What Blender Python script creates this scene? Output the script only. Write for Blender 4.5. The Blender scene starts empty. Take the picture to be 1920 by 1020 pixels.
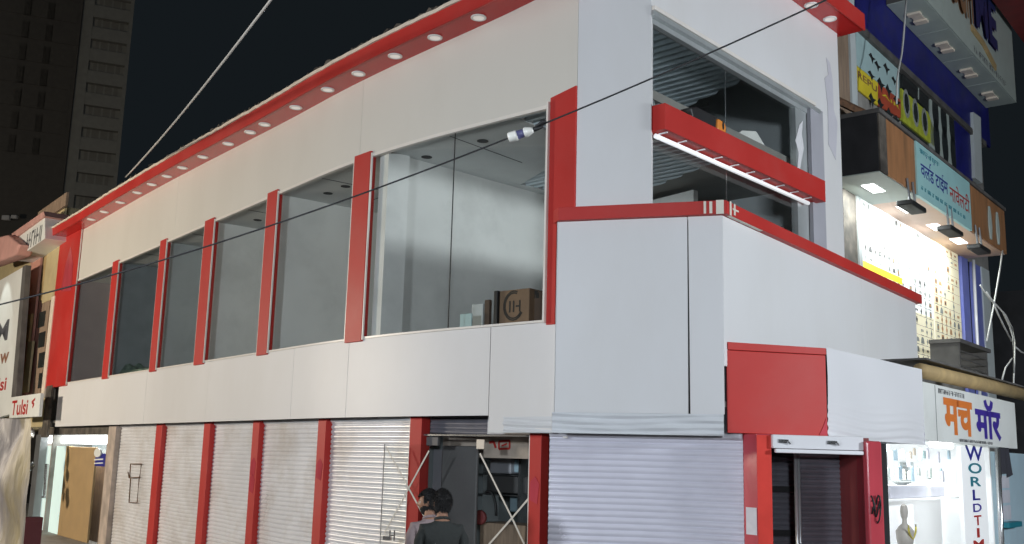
import bpy, bmesh, math, random
import numpy as np
from mathutils import Vector, Matrix
random.seed(7)
R = math.radians
scene = bpy.context.scene
COL = scene.collection

# ------------------------------------------------------------------ camera
FPX, PITCH, ROLL, CZ = 1909.8, 0.18088652, 0.02601942, 2.25
cp_, sp_, cr_, sr_ = math.cos(PITCH), math.sin(PITCH), math.cos(ROLL), math.sin(ROLL)
_r = Vector((1, 0, 0)); FWD = Vector((0, cp_, sp_)); _u = Vector((0, -sp_, cp_))
RGT = cr_ * _r + sr_ * _u
UPV = -sr_ * _r + cr_ * _u
CAMP = Vector((0, 0, CZ))
cam = bpy.data.cameras.new('camera')
cam.sensor_width = 36.0
cam.lens = FPX / 1920 * 36.0
cam.clip_start = 0.05
cam.clip_end = 600
cam_o = bpy.data.objects.new('camera', cam)
COL.objects.link(cam_o)
M = Matrix((RGT, UPV, -FWD)).transposed().to_4x4()
M.translation = CAMP
cam_o.matrix_world = M
scene.camera = cam_o

# ------------------------------------------------------------------ world, exposure, night light
world = bpy.data.worlds.new('World'); scene.world = world; world.use_nodes = True
wn = world.node_tree.nodes; wl = world.node_tree.links
wn.clear()
w_out = wn.new('ShaderNodeOutputWorld')
w_sky = wn.new('ShaderNodeTexSky'); w_sky.sky_type = 'NISHITA'; w_sky.sun_disc = False
w_sky.sun_elevation = R(-4); w_sky.sun_rotation = R(200)
w_b1 = wn.new('ShaderNodeBackground'); w_b1.inputs[1].default_value = 0.002
w_b2 = wn.new('ShaderNodeBackground'); w_b2.inputs[0].default_value = (0.0070, 0.0095, 0.0115, 1)
w_b2.inputs[1].default_value = 1.0
w_add = wn.new('ShaderNodeAddShader')
wl.new(w_sky.outputs[0], w_b1.inputs[0]); wl.new(w_b1.outputs[0], w_add.inputs[0])
wl.new(w_b2.outputs[0], w_add.inputs[1]); wl.new(w_add.outputs[0], w_out.inputs[0])
scene.view_settings.view_transform = 'Standard'
scene.view_settings.look = 'None'
scene.view_settings.exposure = 0.0
scene.view_settings.gamma = 1.0
scene.view_settings.use_curve_mapping = False
scene.cycles.max_bounces = 8
scene.cycles.transparent_max_bounces = 16
scene.cycles.sample_clamp_indirect = 4.0
scene.cycles.caustics_reflective = False
scene.cycles.caustics_refractive = False
skyglow = bpy.data.lights.new('skyglow_sun', 'SUN'); skyglow.energy = 0.02; skyglow.angle = R(15); skyglow.color = (.8, .88, 1)  # weak wide sun added to stand for city skyglow, no moon
skyglow_o = bpy.data.objects.new('skyglow_sun', skyglow); COL.objects.link(skyglow_o)
skyglow_o.rotation_euler = (R(50), 0, R(-20)); skyglow_o.location = (0, -10, 40)
# street lamps: (x, y, height, colour, power)   (built as lamp posts further down)
LAMPS = [(-21.0, 17.0, 4.8, (1.0, .87, .70), 6300, 'warm'),
         (.3, -6.5, 4.0, (.84, .91, 1.0), 3200, 'cool'),
         (-9.0, 0.5, 4.4, (.84, .91, 1.0), 2700, 'cool'),
         (14.0, 5.0, 5.0, (.88, .94, 1.0), 4700, 'cool')]

# ------------------------------------------------------------------ helpers
def ray(x, y):
    return FWD + RGT * ((x - 960) / FPX) + UPV * ((510 - y) / FPX)

class Fr:
    """vertical reference plane: plan point P, direction D (left to right seen from outside), outward normal N"""
    def __init__(s, P, D, o=0.0):
        D = Vector((D[0], D[1])); D.normalize()
        s.D = D; s.N = Vector((D.y, -D.x)); s.P = Vector((P[0], P[1])) + s.N * o
    def pt(s, a, o, z):
        q = s.P + s.D * a + s.N * o
        return Vector((q.x, q.y, z))
    def hit(s, x, y, o=0.0):
        d = ray(x, y); P = s.P + s.N * o
        n = Vector((s.N.x, s.N.y))
        k = P.dot(n) / (d.x * n.x + d.y * n.y)
        q = Vector((d.x, d.y)) * k
        return (q - P).dot(s.D), CZ + d.z * k
    def S(s, x, y, o=0.0): return s.hit(x, y, o)[0]
    def Z(s, x, y, o=0.0): return s.hit(x, y, o)[1]
    def off(s, o): return Fr(s.P, s.D, o)

def fr2(a, b): return Fr(a, (b[0] - a[0], b[1] - a[1]))
def atZ(x, y, z):
    d = ray(x, y); k = (z - CZ) / d.z
    return Vector((d.x * k, d.y * k, z))
def atY(x, y, Y):
    d = ray(x, y); k = Y / d.y
    return Vector((d.x * k, Y, CZ + d.z * k))

class MB:
    def __init__(s): s.v = []; s.f = []; s.m = []
    def add(s, vs, fs, mi=0):
        n = len(s.v); s.v += [Vector(q) for q in vs]
        for f in fs: s.f.append([i + n for i in f]); s.m.append(mi)
        return s
    def hexa(s, p, mi=0):
        return s.add(p, [(3, 2, 1, 0), (4, 5, 6, 7), (0, 1, 5, 4), (1, 2, 6, 5), (2, 3, 7, 6), (3, 0, 4, 7)], mi)
    def box(s, F, a0, a1, o0, o1, z0, z1, mi=0):
        P = F.pt
        return s.hexa([P(a0, o0, z0), P(a1, o0, z0), P(a1, o1, z0), P(a0, o1, z0),
                       P(a0, o0, z1), P(a1, o0, z1), P(a1, o1, z1), P(a0, o1, z1)], mi)
    def quadbox(s, F, c, o0, o1, mi=0):
        """c: four (s,z) corners counter-clockwise, extruded between o0 and o1"""
        return s.poly(F, c, o0, o1, mi)
    def poly(s, F, c, o0, o1, mi=0):
        n = len(c)
        vs = [F.pt(a, o0, z) for a, z in c] + [F.pt(a, o1, z) for a, z in c]
        fs = [tuple(range(n)), tuple(range(2 * n - 1, n - 1, -1))]
        fs += [(i, i + n, (i + 1) % n + n, (i + 1) % n) for i in range(n)]
        return s.add(vs, fs, mi)
    def slab(s, pts, z0, z1, mi=0):
        n = len(pts)
        vs = [(p[0], p[1], z0) for p in pts] + [(p[0], p[1], z1) for p in pts]
        fs = [tuple(range(n - 1, -1, -1)), tuple(range(n, 2 * n))]
        fs += [(i, (i + 1) % n, (i + 1) % n + n, i + n) for i in range(n)]
        return s.add(vs, fs, mi)
    def tube(s, pts, r, n=8, mi=0, cap=True):
        pts = [Vector(p) for p in pts]
        rr = r if isinstance(r, (list, tuple)) else [r] * len(pts)
        base = len(s.v)
        for i, p in enumerate(pts):
            t = (pts[min(i + 1, len(pts) - 1)] - pts[max(i - 1, 0)]).normalized()
            a = t.cross(Vector((0, 0, 1)))
            if a.length < 1e-3: a = t.cross(Vector((1, 0, 0)))
            a.normalize(); b = t.cross(a)
            for k in range(n):
                w = 2 * math.pi * k / n
                s.v.append(p + (a * math.cos(w) + b * math.sin(w)) * rr[i])
        for i in range(len(pts) - 1):
            for k in range(n):
                s.f.append([base + i * n + k, base + i * n + (k + 1) % n, base + (i + 1) * n + (k + 1) % n, base + (i + 1) * n + k]); s.m.append(mi)
        if cap:
            s.f.append([base + k for k in range(n)][::-1]); s.m.append(mi)
            e = base + (len(pts) - 1) * n
            s.f.append([e + k for k in range(n)]); s.m.append(mi)
        return s
    def disc(s, c, r, h, n=20, mi=0, rx=None):
        """flat round puck, axis z"""
        c = Vector(c); rx = rx or r
        vs = [c + Vector((rx * math.cos(2 * math.pi * k / n), r * math.sin(2 * math.pi * k / n), z)) for z in (0, h) for k in range(n)]
        fs = [tuple(range(n - 1, -1, -1)), tuple(range(n, 2 * n))] + [(k, (k + 1) % n, (k + 1) % n + n, k + n) for k in range(n)]
        return s.add(vs, fs, mi)
    def build(s, name, mat, parent=None, smooth=False, bevel=0.0, seg=2):
        off = Vector((0, 0, 0)); q = parent
        while q is not None: off += q.location; q = q.parent
        me = bpy.data.meshes.new(name)
        me.from_pydata([v - off for v in s.v], [], s.f)
        mats = mat if isinstance(mat, (list, tuple)) else [mat]
        for m in mats: me.materials.append(MAT[m])
        for p, mi in zip(me.polygons, s.m): p.material_index = mi
        bm = bmesh.new(); bm.from_mesh(me)
        bmesh.ops.recalc_face_normals(bm, faces=bm.faces)
        if bevel:
            bmesh.ops.bevel(bm, geom=[e for e in bm.edges if e.is_manifold and e.calc_face_angle(0) > .5], offset=bevel, segments=seg, profile=.5, affect='EDGES', clamp_overlap=True)
        bm.to_mesh(me); bm.free()
        if smooth:
            for p in me.polygons: p.use_smooth = True
        o = bpy.data.objects.new(name, me); COL.objects.link(o)
        if parent is not None: o.parent = parent
        return o

def empty(name, loc, label, cat, group=None):
    o = bpy.data.objects.new(name, None); COL.objects.link(o)
    o.location = Vector(loc); o.empty_display_size = .3
    o['label'] = label; o['category'] = cat
    if group: o['group'] = group
    return o
def tag(o, label, cat, group=None):
    o['label'] = label; o['category'] = cat
    if group: o['group'] = group
    return o
def struct(o): o['kind'] = 'structure'; return o
def light(name, kind, loc, energy, color=(1, 1, 1), parent=None, target=None, size=.3, sy=None, spread=None):
    l = bpy.data.lights.new(name, kind); l.energy = energy; l.color = color
    if kind == 'AREA':
        l.size = size
        if sy: l.shape = 'RECTANGLE'; l.size_y = sy
        if spread: l.spread = spread
    else: l.shadow_soft_size = size
    o = bpy.data.objects.new(name, l); COL.objects.link(o)
    off = Vector((0, 0, 0)); q = parent
    while q is not None: off += q.location; q = q.parent
    o.location = Vector(loc) - off
    if parent is not None: o.parent = parent
    if target is not None:
        o.rotation_euler = (Vector(target) - Vector(loc)).to_track_quat('-Z', 'Y').to_euler()
    return o

_txt_cache = {}
def text2d(body, off=0.0):
    k = (body, off)
    if k in _txt_cache: return _txt_cache[k]
    c = bpy.data.curves.new('lettering', 'FONT'); c.body = body; c.offset = off
    o = bpy.data.objects.new('lettering', c); COL.objects.link(o)
    bpy.context.view_layer.update()
    me = bpy.data.meshes.new_from_object(o.evaluated_get(bpy.context.evaluated_depsgraph_get()))
    vs = [(v.co.x, v.co.y) for v in me.vertices]; fs = [tuple(p.vertices) for p in me.polygons]
    bpy.data.objects.remove(o); bpy.data.curves.remove(c); bpy.data.meshes.remove(me)
    x0 = min(v[0] for v in vs); x1 = max(v[0] for v in vs); y0 = min(v[1] for v in vs); y1 = max(v[1] for v in vs)
    vs = [((x - x0) / (x1 - x0), (y - y0) / (y1 - y0)) for x, y in vs]
    _txt_cache[k] = (vs, fs); return vs, fs
def put_text(mb, F, body, a0, a1, z0, z1, o, off=0.0, mi=0, shear=0.0):
    vs, fs = text2d(body, off)
    mb.add([F.pt(a0 + (a1 - a0) * x + shear * y * (z1 - z0), o, z0 + (z1 - z0) * y) for x, y in vs], fs, mi)
def scribble(mb, F, a0, a1, z0, z1, o, seed=1, mi=0):
    """small print too blurred to read: rows of letter-sized bars"""
    rn = random.Random(seed); h = z1 - z0; a = a0
    while a < a1 - h * .3:
        if rn.random() < .16: a += h * .4; continue
        w_ = h * rn.uniform(.35, .6); t = h * .16
        for q in rn.sample(range(4), 2 if rn.random() < .7 else 3):
            if q == 0: mb.box(F, a, a + t, o, o + .002, z0, z1, mi)
            elif q == 1: mb.box(F, a + w_ - t, a + w_, o, o + .002, z0, z1 - h * rn.choice([0, .4]), mi)
            elif q == 2: mb.box(F, a, a + w_, o + .0021, o + .003, z0 + h * .42, z0 + h * .42 + t, mi)
            else: mb.box(F, a, a + w_, o + .0031, o + .004, z1 - t, z1, mi)
        a += w_ + h * .18
def ellipse(mb, F, a, z, ra, rz, o, n=14, mi=0, t=.003):
    mb.poly(F, [(a + ra * math.cos(2 * math.pi * k / n), z + rz * math.sin(2 * math.pi * k / n)) for k in range(n)], o, o + t, mi)
def stroke(mb, F, pts, w, o, mi=0, t=.004):
    for (a, b), (c, d) in zip(pts[:-1], pts[1:]):
        dx, dz = c - a, d - b; l = math.hypot(dx, dz) or 1
        nx, nz = -dz / l * w / 2, dx / l * w / 2
        mb.poly(F, [(a + nx, b + nz), (a - nx, b - nz), (c - nx, d - nz), (c + nx, d + nz)], o, o + t, mi)

# ------------------------------------------------------------------ materials
MAT = {}
def mat(name, color, rough=.5, metal=0.0, var=0.06, scale=3.0, bump=0.0, bscale=8.0, emis=None, estr=0.0, spec=.5, coat=0.0, stretch=None, dirt=None, dscale=1.5, damt=.5):
    m = bpy.data.materials.new(name); m.use_nodes = True
    nt = m.node_tree; nd = nt.nodes; lk = nt.links
    b = nd['Principled BSDF']
    tc = nd.new('ShaderNodeTexCoord'); mp = nd.new('ShaderNodeMapping')
    lk.new(tc.outputs['Object'], mp.inputs[0])
    if stretch: mp.inputs['Scale'].default_value = stretch
    nz = nd.new('ShaderNodeTexNoise'); nz.inputs['Scale'].default_value = scale; nz.inputs['Detail'].default_value = 5
    lk.new(mp.outputs[0], nz.inputs[0])
    rp = nd.new('ShaderNodeValToRGB')
    c = color
    rp.color_ramp.elements[0].position = .3; rp.color_ramp.elements[1].position = .7
    rp.color_ramp.elements[0].color = (c[0] * (1 - var), c[1] * (1 - var), c[2] * (1 - var), 1)
    rp.color_ramp.elements[1].color = (min(1, c[0] * (1 + var)), min(1, c[1] * (1 + var)), min(1, c[2] * (1 + var)), 1)
    lk.new(nz.outputs[0], rp.inputs[0])
    src = rp.outputs[0]
    if dirt:
        n2 = nd.new('ShaderNodeTexNoise'); n2.inputs['Scale'].default_value = dscale; n2.inputs['Detail'].default_value = 8; n2.inputs['Roughness'].default_value = .65
        lk.new(mp.outputs[0], n2.inputs[0])
        r2 = nd.new('ShaderNodeValToRGB'); r2.color_ramp.elements[0].position = .45; r2.color_ramp.elements[1].position = .75
        r2.color_ramp.elements[0].color = (0, 0, 0, 1); r2.color_ramp.elements[1].color = (damt, damt, damt, 1)
        lk.new(n2.outputs[0], r2.inputs[0])
        mx = nd.new('ShaderNodeMixRGB'); mx.inputs[2].default_value = (*dirt, 1)
        lk.new(r2.outputs[0], mx.inputs[0]); lk.new(src, mx.inputs[1]); src = mx.outputs[0]
    lk.new(src, b.inputs['Base Color'])
    rr = nd.new('ShaderNodeMapRange'); rr.inputs[3].default_value = max(.02, rough * .8); rr.inputs[4].default_value = min(1, rough * 1.2)
    lk.new(nz.outputs[0], rr.inputs[0]); lk.new(rr.outputs[0], b.inputs['Roughness'])
    b.inputs['Metallic'].default_value = metal
    b.inputs['Specular IOR Level'].default_value = spec
    b.inputs['Coat Weight'].default_value = coat
    b.inputs['Coat Roughness'].default_value = .14
    if bump:
        n3 = nd.new('ShaderNodeTexNoise'); n3.inputs['Scale'].default_value = bscale; n3.inputs['Detail'].default_value = 3
        lk.new(mp.outputs[0], n3.inputs[0])
        bp = nd.new('ShaderNodeBump'); bp.inputs['Strength'].default_value = bump; bp.inputs['Distance'].default_value = .05
        lk.new(n3.outputs[0], bp.inputs['Height']); lk.new(bp.outputs[0], b.inputs['Normal'])
    if emis:
        b.inputs['Emission Color'].default_value = (*emis, 1); b.inputs['Emission Strength'].default_value = estr
    MAT[name] = m
    return m

mat('white_panel', (.75, .75, .75), .46, var=.02, scale=.6, bump=.10, bscale=.9, dirt=(.62, .60, .56), dscale=.5, damt=.35, stretch=(1, 1, .45))
mat('ivory_panel', (.70, .68, .62), .46, var=.02, scale=.6, bump=.10, bscale=.9, dirt=(.58, .55, .48), dscale=.5, damt=.4, stretch=(1, 1, .45))
mat('white_film', (.78, .78, .80), .2, var=.01, scale=1, bump=.05, bscale=1.5)
mat('grey_film', (.62, .61, .66), .3, var=.04, scale=2, bump=.3, bscale=4)
mat('strip_film', (.74, .76, .78), .10, var=.02, scale=2, bump=.25, bscale=5, stretch=(.6, .6, 7))
mat('white_trim', (.80, .76, .70), .35, var=.03)
mat('cream_trim', (.78, .68, .56), .5, var=.08, scale=6)
mat('red_panel', (.50, .032, .026), .5, spec=.35, var=.06, scale=1.2, bump=.08, bscale=1.6, dirt=(.50, .07, .06), dscale=1.1, damt=.6)
mat('red_soffit', (.50, .022, .020), .22, var=.05, scale=1.2, bump=.06, bscale=2)
mat('red_film', (.55, .07, .09), .2, var=.15, scale=3, bump=.12, bscale=5, stretch=(1, 1, .3))
mat('red_bright', (.66, .06, .045), .25, var=.12, scale=3, bump=.08, bscale=5)
mat('dark_joint', (.05, .05, .055), .7)
mat('black', (.012, .012, .013), .6)
mat('shutter_white', (.82, .82, .84), .3, metal=.1, var=.05, scale=1.2, dirt=(.56, .50, .44), dscale=.9, damt=.9)
mat('shutter_violet', (.82, .81, .90), .25, metal=.15, var=.03, scale=3)
mat('shutter_grey', (.20, .20, .23), .4, metal=.3, var=.08, scale=4, dirt=(.10, .09, .09))
mat('steel', (.55, .56, .57), .25, metal=.9, var=.05)
mat('aluminium', (.62, .66, .66), .3, metal=.55, var=.05)
mat('grey_jamb', (.42, .42, .46), .4, var=.05)
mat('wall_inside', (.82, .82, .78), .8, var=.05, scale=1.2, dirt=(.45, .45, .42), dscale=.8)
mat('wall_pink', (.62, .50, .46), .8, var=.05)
mat('wall_midgrey', (.52, .55, .54), .8, var=.05, dirt=(.25, .26, .26))  # mid-grey with random darker blotches
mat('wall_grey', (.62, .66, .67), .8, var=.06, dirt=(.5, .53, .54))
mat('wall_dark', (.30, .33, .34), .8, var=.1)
mat('ceiling_inside', (.74, .76, .75), .6, var=.05)
mat('deck_sheet', (.62, .70, .74), .4, metal=.15, var=.05)
mat('floor_inside', (.25, .24, .22), .6, var=.1)
mat('cardboard', (.22, .14, .085), .8, var=.15, scale=6)
mat('cardboard_dark', (.10, .065, .045), .8, var=.15, scale=6)
mat('print_dark', (.03, .025, .02), .7)
mat('lens', (.80, .78, .75), .25, var=.02)
mat('lens_inner', (.6, .58, .56), .3, emis=(1, .93, .85), estr=.35)
mat('pale_edge', (.5, .5, .49), .4)
mat('asphalt', (.06, .06, .06), .85, var=.2, scale=14, bump=.3, bscale=60)
mat('paving', (.30, .29, .27), .8, var=.15, scale=5, bump=.15, bscale=30, dirt=(.15, .14, .13))
mat('kerb', (.35, .34, .32), .8, var=.12)
mat('concrete', (.30, .29, .27), .9, var=.12, scale=2, dirt=(.08, .075, .07), dscale=.9, damt=.8)
mat('grime', (.07, .06, .05), .9, var=.5, scale=3, dirt=(.22, .19, .15), dscale=1.5, damt=.7)
mat('dull_black', (.018, .018, .020), .9, var=.4, scale=3)  # plain near-black for canopy body, edges, gaps and the far house
mat('yellow_wall', (.52, .43, .24), .8, var=.08, dirt=(.35, .27, .16), dscale=1)
mat('pink_wall', (.52, .26, .20), .8, var=.08)
mat('pink_sheet', (.55, .30, .26), .7, var=.1, bump=.3, bscale=4)
mat('sign_white', (.80, .82, .79), .4, var=.03, dirt=(.55, .55, .52))
mat('sign_cyan', (.36, .62, .62), .4, var=.05, dirt=(.30, .48, .48), damt=.4)
mat('sign_wood', (.36, .17, .075), .5, var=.18, scale=3, stretch=(3, 3, .5), dirt=(.06, .05, .03), dscale=1.1, damt=.6)
mat('sign_edge', (.10, .095, .09), .7, var=.3)
mat('ink_blue', (.020, .022, .25), .5)
mat('ink_violet', (.055, .03, .30), .5)
mat('ink_orange', (.72, .20, .04), .5)
mat('ink_red', (.45, .025, .02), .5)
mat('ink_grey', (.10, .10, .11), .5)
mat('ink_teal', (.02, .20, .26), .5)
mat('ink_brown', (.25, .11, .06), .6)
mat('letter_gold', (.26, .15, .08), .45, var=.15)
mat('letter_navy', (.025, .035, .13), .45)
mat('blue_paint', (.012, .014, .16), .5, var=.2, dirt=(.008, .009, .06), dscale=1.2)
mat('blue_pillar', (.16, .19, .55), .6, var=.1, dirt=(.30, .32, .5))
mat('pale_pillar', (.55, .60, .60), .7, var=.08, dirt=(.35, .37, .37))
mat('pale_green', (.42, .48, .44), .5, var=.06)
mat('poster_mint', (.42, .58, .58), .5, var=.06)
mat('poster_yellow', (.75, .60, .04), .5, var=.1)
mat('poster_lime', (.45, .50, .05), .5, var=.25, scale=5)
mat('poster_red', (.45, .08, .04), .5, var=.2)
mat('dark_glass', (.03, .035, .035), .15, var=.2)
mat('rust', (.12, .06, .03), .85, var=.5, scale=10)
mat('wood_rough', (.28, .20, .14), .85, var=.25, scale=5, stretch=(4, 4, .5))
mat('tan_beam', (.42, .30, .14), .8, var=.15, scale=4, dirt=(.2, .15, .08))
mat('peach_soffit', (.62, .42, .32), .5, var=.08, dirt=(.5, .45, .42))
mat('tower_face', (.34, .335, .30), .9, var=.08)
mat('tower_shaded', (.12, .11, .095), .9, var=.1)  # darker copy of the face: the wing's shade is put into the colour
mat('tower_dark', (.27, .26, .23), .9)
mat('tarpaulin', (.12, .094, .078), .6, var=.5, scale=1.1, bump=.4, bscale=6, dirt=(.34, .23, .04), dscale=.9, damt=.9, stretch=(1.5, 1.5, .6))
mat('marble', (.46, .38, .32), .6, var=.25, scale=4)
mat('brown_board', (.40, .27, .13), .6, var=.08)
mat('board_dark', (.13, .125, .125), .55, var=.08)
mat('maroon', (.18, .03, .03), .6, var=.2)
mat('wire_pale', (.55, .55, .53), .5)
mat('wire_black', (.015, .015, .016), .6)
mat('bulb_white', (.75, .74, .68), .3)
mat('bulb_blue', (.10, .10, .22), .4)
mat('tool_orange', (.75, .26, .04), .45)
mat('tool_black', (.015, .015, .016), .5)
mat('tube_white', (.85, .85, .87), .2)
mat('tube_glow', (.85, .85, .87), .2, emis=(.95, .97, 1), estr=.45)  # faint glow added to a tube that is not lit
mat('tape_white', (.74, .70, .60), .5)
mat('lamp_metal', (.25, .26, .27), .45, metal=.6)
mat('glow_green', (.5, .66, .62), .3, var=.04, emis=(.80, .97, .92), estr=.5)  # the door is no lamp, its lit look is added as emission
mat('glow_white', (.85, .86, .86), .5, var=.02, emis=(.95, .98, 1.0), estr=.22)  # shop light put into the colour: walls, shelves and boards glow
mat('tube_lit', (1, 1, 1), .4, emis=(.95, 1, 1), estr=6)
mat('tube_warm', (1, 1, 1), .4, emis=(1, .95, .85), estr=5)
mat('lamp_warm', (1, 1, 1), .4, emis=(1.0, .8, .55), estr=40)
mat('lamp_cool', (1, 1, 1), .4, emis=(.9, .95, 1.0), estr=40)
mat('backlit_white', (.8, .8, .8), .4, var=.02, emis=(.93, 1.0, .98), estr=.42)
mat('backlit_cream', (.8, .74, .55), .4, var=.03, emis=(1.0, .90, .62), estr=.28)
mat('backlit_yellow', (.85, .68, .05), .4, emis=(1.0, .80, .02), estr=.5)
mat('product_dark', (.10, .10, .10), .5, var=.4, scale=20)
mat('product_grey', (.30, .32, .30), .5, var=.4, scale=20)
mat('product_tan', (.50, .28, .14), .5, var=.3, scale=14)
mat('cloth_dark', (.030, .034, .032), .9, var=.15, scale=12, bump=.2, bscale=30)
mat('cloth_pink', (.30, .235, .235), .9, var=.1, scale=12, bump=.2, bscale=30)
mat('trousers', (.03, .032, .045), .9, var=.1)
mat('skin', (.30, .155, .095), .5, var=.06, scale=10)
mat('hair', (.006, .005, .005), .75, var=.3, scale=40)
mat('eye', (.5, .48, .45), .3)
mat('mannequin', (.45, .42, .38), .5)
mat('necklace', (.70, .60, .12), .3, metal=.4)
mat('curtain', (.03, .03, .04), .9)
mat('paper', (.62, .62, .68), .7)
mat('door_blue', (.45, .60, .68), .5, var=.05)
mat('cloth_bundle', (.20, .28, .22), .9, var=.6, scale=7)
mat('tape_clear', (.70, .66, .58), .4)

# glass: clear pane, see-through, mirror-like by Fresnel
def glass(name, tint, rough=.02, base=1.45):
    m = bpy.data.materials.new(name); m.use_nodes = True
    nt = m.node_tree; nd = nt.nodes; lk = nt.links; nd.clear()
    out = nd.new('ShaderNodeOutputMaterial'); mx = nd.new('ShaderNodeMixShader')
    tr = nd.new('ShaderNodeBsdfTransparent'); tr.inputs[0].default_value = (*tint, 1)
    gl = nd.new('ShaderNodeBsdfGlossy'); gl.inputs['Roughness'].default_value = rough
    fr = nd.new('ShaderNodeFresnel'); fr.inputs[0].default_value = base
    ge_ = nd.new('ShaderNodeNewGeometry'); sb3 = nd.new('ShaderNodeMath'); sb3.operation = 'SUBTRACT'; sb3.inputs[0].default_value = 1
    mu = nd.new('ShaderNodeMath'); mu.operation = 'MULTIPLY'      # only the outer face of a pane mirrors
    lk.new(ge_.outputs['Backfacing'], sb3.inputs[1]); lk.new(fr.outputs[0], mu.inputs[0]); lk.new(sb3.outputs[0], mu.inputs[1])
    lk.new(mu.outputs[0], mx.inputs[0]); lk.new(tr.outputs[0], mx.inputs[1]); lk.new(gl.outputs[0], mx.inputs[2])
    lk.new(mx.outputs[0], out.inputs[0]); MAT[name] = m
glass('glass', (.97, .98, .975))
glass('glass_clear', (.97, .98, .975))

# ------------------------------------------------------------------ reference planes of the place
A1 = Fr((-2.236, 13.682), (.6068, -.7948))          # long street front
BEND = Vector((-1.88, 13.211)); KC = Vector((.5, 11.18))
A2 = Fr(KC, (.7607, -.6492))                          # bay next to the corner
S_BEND = .593
KX = Vector((.494, 11.05)); CR = Vector((2.224, 10.545))
CF = fr2(KX, CR)                                      # chamfered corner, lower box
C_LEN = (CR - KX).length
BP = fr2(CR, (6.455, 16.06)); B_LEN = 6.95             # parapet on the side street
TL = Vector((.69, 11.02)); TR = Vector((1.5, 10.79))
TW = fr2(TL, TR); T_LEN = (TR - TL).length            # corner tower panel
BU = Fr(TR, (.67, .742)); BU_LEN = 4.95               # upper wall on the side street
def H(h): return CZ + h
Z_SILL, Z_HEAD, Z_PB = H(1.5), H(4.0075), H(.4774)
Z_STRIP = H(.28)
A2S = -(KC - BEND).length                             # A2 s at the bend
# ------------------------------------------------------------------ ground
g = MB(); g.add([(-250, -150, 0), (250, -150, 0), (250, 300, 0), (-250, 300, 0)], [(0, 1, 2, 3)])
struct(g.build('road', 'asphalt'))
pav_out = [A1.pt(-40, 1.9, 0).xy, (BEND + (A1.N + A2.N) * .95), (A2.pt(.35, 1.9, 0).xy), (CR + (CF.N + BP.N) * 1.25), BP.pt(34, 1.9, 0).xy]
pav_in = [BP.pt(34, -3, 0).xy, BP.pt(0, -3, 0).xy, (BEND - A2.N * 3.2), A1.pt(-40, -3, 0).xy]
pv = MB(); pv.slab(pav_out + pav_in, .004, .13); struct(pv.build('pavement', 'paving', bevel=.01))
kb = MB()
for i in range(4):
    f = fr2(pav_out[i], pav_out[i + 1]); L = (pav_out[i + 1] - pav_out[i]).length
    n = max(1, int(L / 1.2))
    for k in range(n):
        if f.pt(L * (k + .5) / n, 0, 0).length < 16: pass
        kb.box(f, L * k / n + .006, L * (k + 1) / n - .006, .004, .16, .004, .15)
kbo = kb.build('kerb', 'kerb', bevel=.015); struct(kbo)

# ------------------------------------------------------------------ the corner shop building
SB = empty('shop_building', (BEND.x, BEND.y, 0), 'two-storey white panelled corner shop with red trim, long window row and rolling shutters', 'building')

# soffit height along the long front (it sags a little between the ends)
FIL = 1.7
def path(u, o, z):
    """point at run length u along the long front (rounded at the bend), offset o outwards"""
    if u <= S_BEND - FIL: return A1.pt(u, o, z)
    if u >= S_BEND + FIL: return A2.pt(u - S_BEND + A2S, o, z)
    v = (u - S_BEND + FIL) / (2 * FIL); p0 = A1.pt(S_BEND - FIL, 0, 0).xy; p2 = A2.pt(A2S + FIL, 0, 0).xy
    p = p0 * (1 - v) ** 2 + BEND * 2 * v * (1 - v) + p2 * v * v
    d = ((BEND - p0) * (1 - v) + (p2 - BEND) * v).normalized()
    q = p + Vector((d.y, -d.x)) * o
    return Vector((q.x, q.y, z))
UE = S_BEND - A2S                                     # run length at the corner KC
_zk = np.polyfit([-15.95, -12, -8, -4, -1.5, .6, 1.5, 2.5, 3.3, UE + .45], [5.34, 5.31, 5.28, 5.22, 5.20, 5.20, 5.24, 5.32, 5.42, 5.55], 4)
def soff_u(u): return H(float(np.polyval(_zk, u)))
def soff_z(F, s): return soff_u(s if F is A1 else s - A2S + S_BEND)
ST = [-15.95, -14, -12, -10, -8, -6, -4, -2.5, -1.8] + [S_BEND - FIL + 2 * FIL * i / 12 for i in range(13)] + [S_BEND + FIL + (UE + .45 - S_BEND - FIL) * i / 4 for i in range(1, 5)]
def st_pt(u, o, z): return path(u, o, z)
ST2 = [-15.95 + (UE + 16.4) * i / 150 for i in range(151)]
def run(profile, name, m, parent, close=True, ST=ST, jit=0.0, jo=0.0, seed=1):
    """sweep (offset, dz from soffit) profile along the front"""
    mb = MB(); n = len(profile)
    rj = random.Random(seed); vs = []
    for q in ST:
        jz, jq = rj.uniform(-jit, jit), rj.uniform(-jo, jo)
        vs += [st_pt(q, o + (jq if o > 0 else 0), soff_u(q) + dz + (jz if dz > .1 else 0)) for o, dz in profile]
    fs = []
    for i in range(len(ST) - 1):
        for k in range(n if close else n - 1):
            a = i * n + k; b = i * n + (k + 1) % n
            fs.append((a, b, b + n, a + n))
    fs.append(tuple(range(n))); e = (len(ST) - 1) * n; fs.append(tuple(range(e + n - 1, e - 1, -1)))
    mb.add(vs, fs); return mb.build(name, m, parent)
CAN = run([(-.02, 0), (.356, 0), (.356, .012), (-.02, .012)], 'canopy', 'red_soffit', SB)
run([(.360, -.012), (.384, -.012), (.384, .19), (.360, .19)], 'fascia', 'red_panel', CAN)
run([(.345, .1935), (.400, .1935), (.400, .242), (.345, .242)], 'fascia_cap', 'cream_trim', CAN, ST=ST2, jit=.008, jo=.006, seed=4)
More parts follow.
